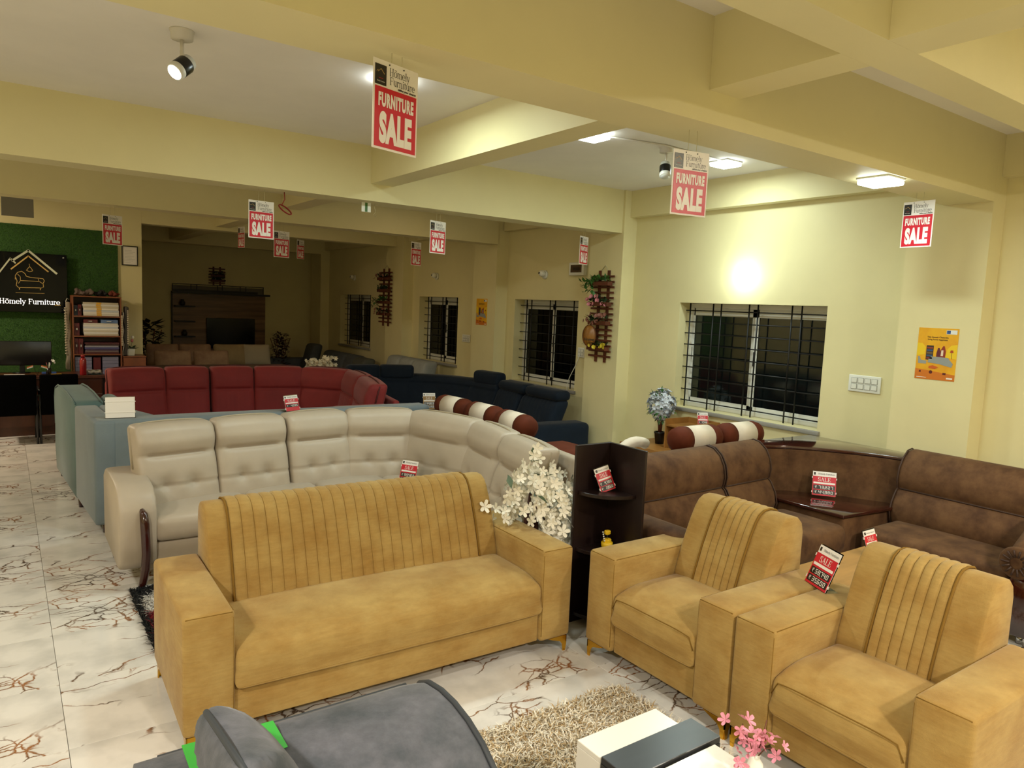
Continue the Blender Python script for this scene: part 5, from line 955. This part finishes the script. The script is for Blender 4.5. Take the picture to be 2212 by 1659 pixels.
for k, (px, py, w_, rr_) in enumerate([(374, 785, .52, 0), (457, 784, .52, 0)]): q = P(px, py, y=12.95); pillow(['left front taupe cushion on the cushion-heaped sofa', 'right front taupe cushion on the cushion-heaped sofa'][k], (q.x, 12.95, .80), (.56, .16, .32), rr_, -18, TAU, 'loose taupe cushions')
for k, (px, m, w_) in enumerate([(352, TAU, .5), (422, TAU, .52), (497, SND, .55), (553, mat('pale suede', 'ADA28A', .75), .5)]): q = P(px, 772, y=14.1); pillow(['leftmost', 'second', 'sand-coloured third', 'pale square rightmost'][k] + ' cushion in the row behind the taupe cushions', (q.x, 14.1, .78), (w_ * 1.05, .17, .42), 0, -15, m, 'cushions in the back row')
r = thing('long_sofa', 'dark taupe sofa under the back row of cushions', 'sofa', (3.1, 14.35, 0)); MB().soft((0, .12, .38), (2.4, .2, .62), .05).done('backrest', TAP, r); MB().soft((0, -.25, .30), (2.4, .6, .40), .05).done('seat', TAP, r)
GR1 = mat('charcoal fabric', '4C5052', .8, var=.1, scale=5); GR2 = mat('ash grey fabric', '8E9290', .8, var=.1, scale=5)
r = thing('corner_sofa', 'charcoal sofa with high cushions beneath the farthest window', 'sofa', (0, 0, 0))
for (y0, y1, z1, x) in [(15.35, 14.85, .95, 5.45), (14.55, 14.0, .86, 5.55), (13.98, 13.4, .86, 5.55), (13.38, 12.85, .86, 5.55)]: back_cushion(r, (x, y0, 0), (x, y1, 0), .4, z1, .22, GR1, None, 'plain', lean=.14)
run_box(r, (5.0, 15.2, 0), (5.0, 12.8, 0), .1, .45, .9 * 1, GR1, 'seat'); run_box(r, (3.9, 15.4, 0), (5.4, 15.4, 0), .1, .62, .2, GR1, 'backrest')
r = thing('sofa_chair', 'olive grey single sofa right of the charcoal sofa', 'sofa', (0, 0, 0)); r.name = 'tub_sofa'
back_cushion(r, (5.45, 12.72, 0), (5.42, 12.12, 0), .4, .86, .24, mat('olive grey fabric', '4A4C44', .8), None, 'plain', lean=.14); run_box(r, (4.95, 12.7, 0), (4.95, 12.1, 0), .0, .45, .7, mat('olive grey fabric', '4A4C44', .8), 'seat')
r = thing('three_cushion_sofa', 'ash grey sofa with three rounded cushions below the second far window', 'sofa', (0, 0, 0))
for i in range(3): y0 = 11.7 - i * .52; back_cushion(r, (5.66 - i * .02, y0, 0), (5.65 - i * .02, y0 - .50, 0), .5, .98, .24, GR2, None, 'plain', lean=.12)
run_box(r, (5.1, 11.6, 0), (5.08, 10.0, 0), .0, .55, .62, GR2, 'seat', rr=.06)
def plant(name, label, cat, loc, h, n, m, spread, lw, seed, pot=True, kind2=None):
    r = thing(name, label, cat, loc); rn = random.Random(seed); MB().lathe([(.10, 0), (.13, .22), (.12, .22), (.11, .18)], 14).done('pot', BLKP, r); lm = MB(); st = MB()
    for i in range(n):
        a = rn.uniform(0, 6.28); z = rn.uniform(.35, 1) * h; rr_ = spread * rn.uniform(.1, 1) * (1.1 - .5 * z / h); p = (rr_ * cos(a), rr_ * sin(a), z); leafmesh(lm, (p[0] * .5, p[1] * .5, z), (cos(a), sin(a), rn.uniform(-.5, .7)), rn.uniform(.6, 1) * lw * 2.2, lw)
    for i in range(6): a = i; st.tube([(0, 0, .15), (.05 * cos(a), .05 * sin(a), h * .5), (spread * .5 * cos(a), spread * .5 * sin(a), h * .9)], .008, 5)
    st.done('stem', BRW, r, kind='stuff'); lm.done('foliage', m, r, kind='stuff'); return r
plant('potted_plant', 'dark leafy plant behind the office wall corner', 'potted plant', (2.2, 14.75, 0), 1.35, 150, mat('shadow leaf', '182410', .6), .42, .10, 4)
plant('potted_shrub', 'dark red leaved shrub right of the television', 'potted plant', (4.85, 15.5, 0), 1.15, 420, mat('wine leaf', '3A1A1A', .6), .42, .05, 5)
a = P(468, 600, y=YF); r = ladder(.34, 0, P(468, 578, y=YF).z, P(468, 615, y=YF).z, 0, 6, [(.15, 'plain'), (.45, 'plain')], 'small slatted planter on the wall above the television'); r.location = (a.x - .17, YF, P(468, 615, y=YF).z); r.rotation_euler = (0, 0, 0)
# white blossoms behind the crimson sofa
WPE = mat('white petal', 'F4F0E2', .6); CRE = mat('cream petal', 'D6CBB0', .6)
for k, (px, py) in enumerate(((675, 795), (708, 790))):
    q = P(px, py, y=9.9); r = thing('blossom_branch', ['left', 'right'][k] + ' cream blossom spray behind the crimson sofa', 'flowers', (q.x, 9.9, 0)); rn = random.Random(k); MB().lathe([(.06, 0), (.08, .3), (.05, .4)], 12).done('vase', BLKP, r); MB().tube([(0, 0, .3), (.02, 0, .7), (0, 0, q.z)], .008, 5).done('stem', BRW, r); dt = {'mb': flower_mesh(.026, 6, .5)}
    for i in range(90): flower_obj(r, 'flower', dt, CRE, (rn.gauss(0, .045), rn.gauss(0, .04), q.z + rn.uniform(-.22, .12)), (rn.uniform(-1, 1), -1, rn.uniform(-.3, 1)), rn.uniform(1.0, 1.6))
# ================================================================ right room table, organiser, flowering tree pots
r = thing('wall_table', 'light oak console by the wall behind the suede sofa', 'table', (5.46, 4.74, 0)); OAK = mat('honey oak laminate', '9A6A32', .4, var=.2, scale=6, stretch=(1, .15, 1))
MB().box((0, 0, .46), (.56, .90, .50)).done('table_top', OAK, r, bevel=.003, seg=1)
for x, y in ((.02, .02), (.50, .02), (.02, .84), (.50, .84)): MB().box((x, y, 0), (x + .04, y + .04, .459)).done('leg', OAK, r)
r = thing('desk_organiser', 'honey oak open box shelf with a raised rim on the wall console', 'organiser', (5.655, 4.76, .501))
MB().box((0, 0, .0), (.36, .018, .31)).done('side_panel', OAK, r); MB().box((0, .40, 0), (.36, .418, .31)).done('side_panel', OAK, r); MB().box((.342, .018, .0), (.36, .40, .31)).done('back_panel', OAK, r); MB().box((.0, .0185, .235), (.342, .3995, .25)).done('shelf', OAK, r)
q = P(1512, 923, z=.753); price_stand(Vector((max(5.71, q.x), 4.84, .7525)), radians(-30), W=.11, Hh=.16, label= 'price stand in the honey oak organiser by the big window', a='4,740', b='2,890')
r = thing('blossom_tree', 'pale blue artificial blossom tree in a small black pot by the window', 'potted plant', P(1424, 958, z=.501)); rn = random.Random(11)
MB().lathe([(.045, 0), (.06, .11), (.065, .115), (.065, .13), (.055, .13), (.05, .1)], 18).done('pot', BLKP, r)
for a in (0, 2.1, 4.2): MB().tube([(0, 0, .08), (.02 * cos(a), .02 * sin(a), .22), (.07 * cos(a), .07 * sin(a), .36)], [.014, .011, .006], 7).done('trunk', BRW, r)
lm = MB(); PBL = mat('pale blue petal', 'C3C9D2', .6, var=.1, scale=30); dt = {'mb': flower_mesh(.028, 6, .4)}
for i in range(230):
    d = Vector((rn.gauss(0, 1), rn.gauss(0, 1), rn.gauss(0, 1))).normalized(); k_ = rn.uniform(.75, 1); p = Vector((d.x * .145 * k_, d.y * .145 * k_, .43 + d.z * .17 * k_)) * 1; flower_obj(r, 'flower', dt, PBL, p, d + Vector((0, 0, .2)), rn.uniform(.8, 1.3))
    if i % 3 == 0: leafmesh(lm, p * .98, d + rv(.5, rnd=rn), .06, .03)
lm.done('foliage', LEAFL, r, kind='stuff')
# white wisteria tree between the sofa and the corner shelf
r = thing('flowering_tree', 'artificial tree of cascading white blossoms beside the dark corner shelf', 'flower tree', (2.64, 3.45, 0)); rn = random.Random(21)
MB().lathe([(.09, 0), (.12, .20), (.125, .22), (.11, .22), (.10, .19)], 18).done('pot', BLKP, r)
for pts in ([(0, 0, .12), (-.03, 0, .40), (-.05, .0, .60), (-.02, 0, .80)], [(0, .02, .12), (.05, .02, .40), (.03, .0, .62), (.06, .02, .85)], [(.02, 0, .15), (.10, .03, .42), (.14, .02, .62)]): MB().tube(pts, [.022, .018, .014, .008][:len(pts)], 8).done('trunk', mat('tree bark', '3E1A12', .6, var=.3, scale=20), r)
dt = {'mb': flower_mesh(.040, 5, .30)}; lm = MB(); dl = {'mb': (lambda m_: (leafmesh(m_, (0, 0, 0), (0, 0, 1), .085, .035, Vector((0, 1, 0))), m_)[1])(MB())}; nfl = 0
drops = [(-.20, -.02, .84, .60), (-.16, .02, .90, .70), (-.12, -.12, .78, .62), (-.05, -.16, .90, .52), (.05, -.15, .88, .34), (.13, -.12, .86, .40), (.20, -.08, .80, .26), (.25, .0, .78, .20), (-.18, .04, .72, .60), (-.12, .08, .66, .52), (.0, -.1, .96, .70), (-.06, -.05, .98, .80), (.10, -.05, .92, .55), (.18, -.02, .88, .62), (.16, .05, .70, .3), (-.10, .0, .92, .75)]
for (x, y, z1, z0) in drops:
    for i in range(int((z1 - z0) / .0165)):
        z = z1 - i * .0165; w_ = .055 * (1 - .6 * i * .0165 / max(.1, z1 - z0)); p = (x + rn.gauss(0, w_), y + rn.gauss(0, .03) - .02, z)
        if nfl < 296: flower_obj(r, 'flower', dt, WPE if rn.random() < .75 else CRE, p, (rn.uniform(-.8, .8), -1, rn.uniform(-.2, .9)), rn.uniform(.7, 1.15)); nfl += 1
for (x, z) in ((-.03, 1.06), (-.05, 1.02), (-.01, 1.0), (-.04, .98), (-.15, .93), (-.12, .95), (-.18, .9)): flower_obj(r, 'flower', dt, WPE, (x, -.05, z), (rn.uniform(-.5, .5), -1, .4), 1)
GL = mat('sage leaf', '55664A', .6, var=.2, scale=20)
for i in range(46): x, y, z1, z0 = rn.choice(drops); flower_obj(r, 'leaf', dl, GL, (x + rn.gauss(0, .05), y + rn.uniform(0, .05), rn.uniform(z0, z1)), (rn.uniform(-1, 1), rn.uniform(-1, .2), rn.uniform(-.8, .5)), rn.uniform(.7, 1.3))
for i in range(9): flower_obj(r, 'leaf', dl, GL, tuple(P(1108, 1092, y=3.62) - Vector((2.64, 3.45, 0)) + Vector((rn.gauss(0, .03), rn.gauss(0, .03), rn.gauss(0, .03)))), (rn.uniform(-1, 0), rn.uniform(-1, .2), rn.uniform(-1, .6)), rn.uniform(.9, 1.3))
# yellow rose on the corner shelf
r = thing('yellow_rose', 'yellow rose ornament on the lower ledge of the dark corner shelf', 'flower', (2.945, 3.10, .473)); YR = mat('yellow petal', 'E0B81A', .5)
MB().lathe([(.022, 0), (.034, .02), (.036, .045), (.02, .05)], 14).done('cup', YR, r)
for k, (z, R_) in enumerate(((.05, .03), (.105, .022))):
    for i in range(7): a = i * .9; MB().soft((.45 * R_ * cos(a), .45 * R_ * sin(a), z), (R_ * .9, R_ * .5, R_ * 1.1), R_ * .2, (1, 1, 1), M=None).done('petal', YR, r)
MB().tube([(0, 0, .04), (0, 0, .1)], .002, 5).tube([(-.02, 0, .03), (-.045, -.01, .12)], .002, 5).done('stem', LEAF, r, kind='stuff'); lm = MB(); leafmesh(lm, (.02, -.01, .02), (1, -.3, .2), .05, .03); leafmesh(lm, (-.02, -.01, .02), (-1, -.5, .0), .05, .03); lm.done('foliage', LEAF, r, kind='stuff')
for i in range(5): MB().soft((-.03 - i * .004, -.01, .06 + i * .014), (.008, .008, .008), .003, (1, 1, 1)).done('bud', SWC, r)
# pink blossoms on the coffee table
r = thing('pink_blossoms', 'sprig of pink blossoms in a small vase at the right of the coffee table', 'flowers', (1.935, 1.30, .4195)); PK = mat('pink petal', 'DE8CA0', .55, var=.15, scale=20); rn = random.Random(2); dt = {'mb': flower_mesh(.030, 5, .35)}
MB().lathe([(.022, 0), (.032, .02), (.028, .06), (.015, .08), (.018, .09)], 16).done('vase', SWC, r)
for i in range(4): MB().tube([(0, 0, .07), (.03 * cos(i * 1.7), .03 * sin(i * 1.7), .12), (.05 * cos(i * 1.7), .05 * sin(i * 1.7), .19 - .02 * i)], .002, 5).done('stem', BRW, r)
for i in range(26): flower_obj(r, 'flower', dt, PK, (rn.gauss(0, .035), rn.gauss(0, .035), rn.uniform(.06, .19)), (rn.uniform(-1, 1), rn.uniform(-1, .3), rn.uniform(.1, 1)), rn.uniform(.6, 1))
o = MB().soft((0, 0, .006), (.035, .11, .012), .005, (2, 3, 1)).done('light_strip', mat('glossy white', 'F2F2F0', .2), loc=(1.72, 1.40, .4185), rot=(0, 0, radians(62))); o.name = 'white_bar'; tag(o, 'small white glossy strip on the coffee table', 'dish')  # flat glossy white bar laid on the table top
# small bits under the second beam
r = thing('cable_coil', 'red coiled cable hanging under the second beam', 'cable', (P(614, 424, y=6.32).x, 6.32, 2.80)); RC_ = mat('red cable', '8A1A14', .5)
MB().tube([(0, 0, 0), (.005, 0, -.06), (-.02, 0, -.11)], .004, 6).done('lead', RC_, r)
for i in range(4): MB().tube([(.012 + .06 * cos(t) * .9 + .02 * i * 0, .006 * i, -.145 + .022 * sin(t) - .55 * .055 * cos(t)) for t in [2 * pi * k / 20 for k in range(20)]], .004, 5, close=True).done('loop', RC_, r)
r = thing('string_loop', 'loose knotted string dangling from the second beam', 'string', (P(810, 450, y=6.32).x, 6.32, 2.80)); MB().tube([(0, 0, 0), (-.005, 0, -.04), (.01, 0, -.07), (-.012, 0, -.10), (.004, 0, -.12), (.015, 0, -.10)], .002, 5).done('string', STR, r)
r = thing('small_board', 'small white and green board hanging under the second beam', 'sign', (P(791, 446, y=6.32).x, 6.32, 2.80)); MB().box((-.045, -.002, -.085), (.045, .002, -.001)).done('board', SWC, r); MB().box((-.012, -.004, -.083), (.012, -.0025, -.003)).done('green_strip', LEAFL, r)
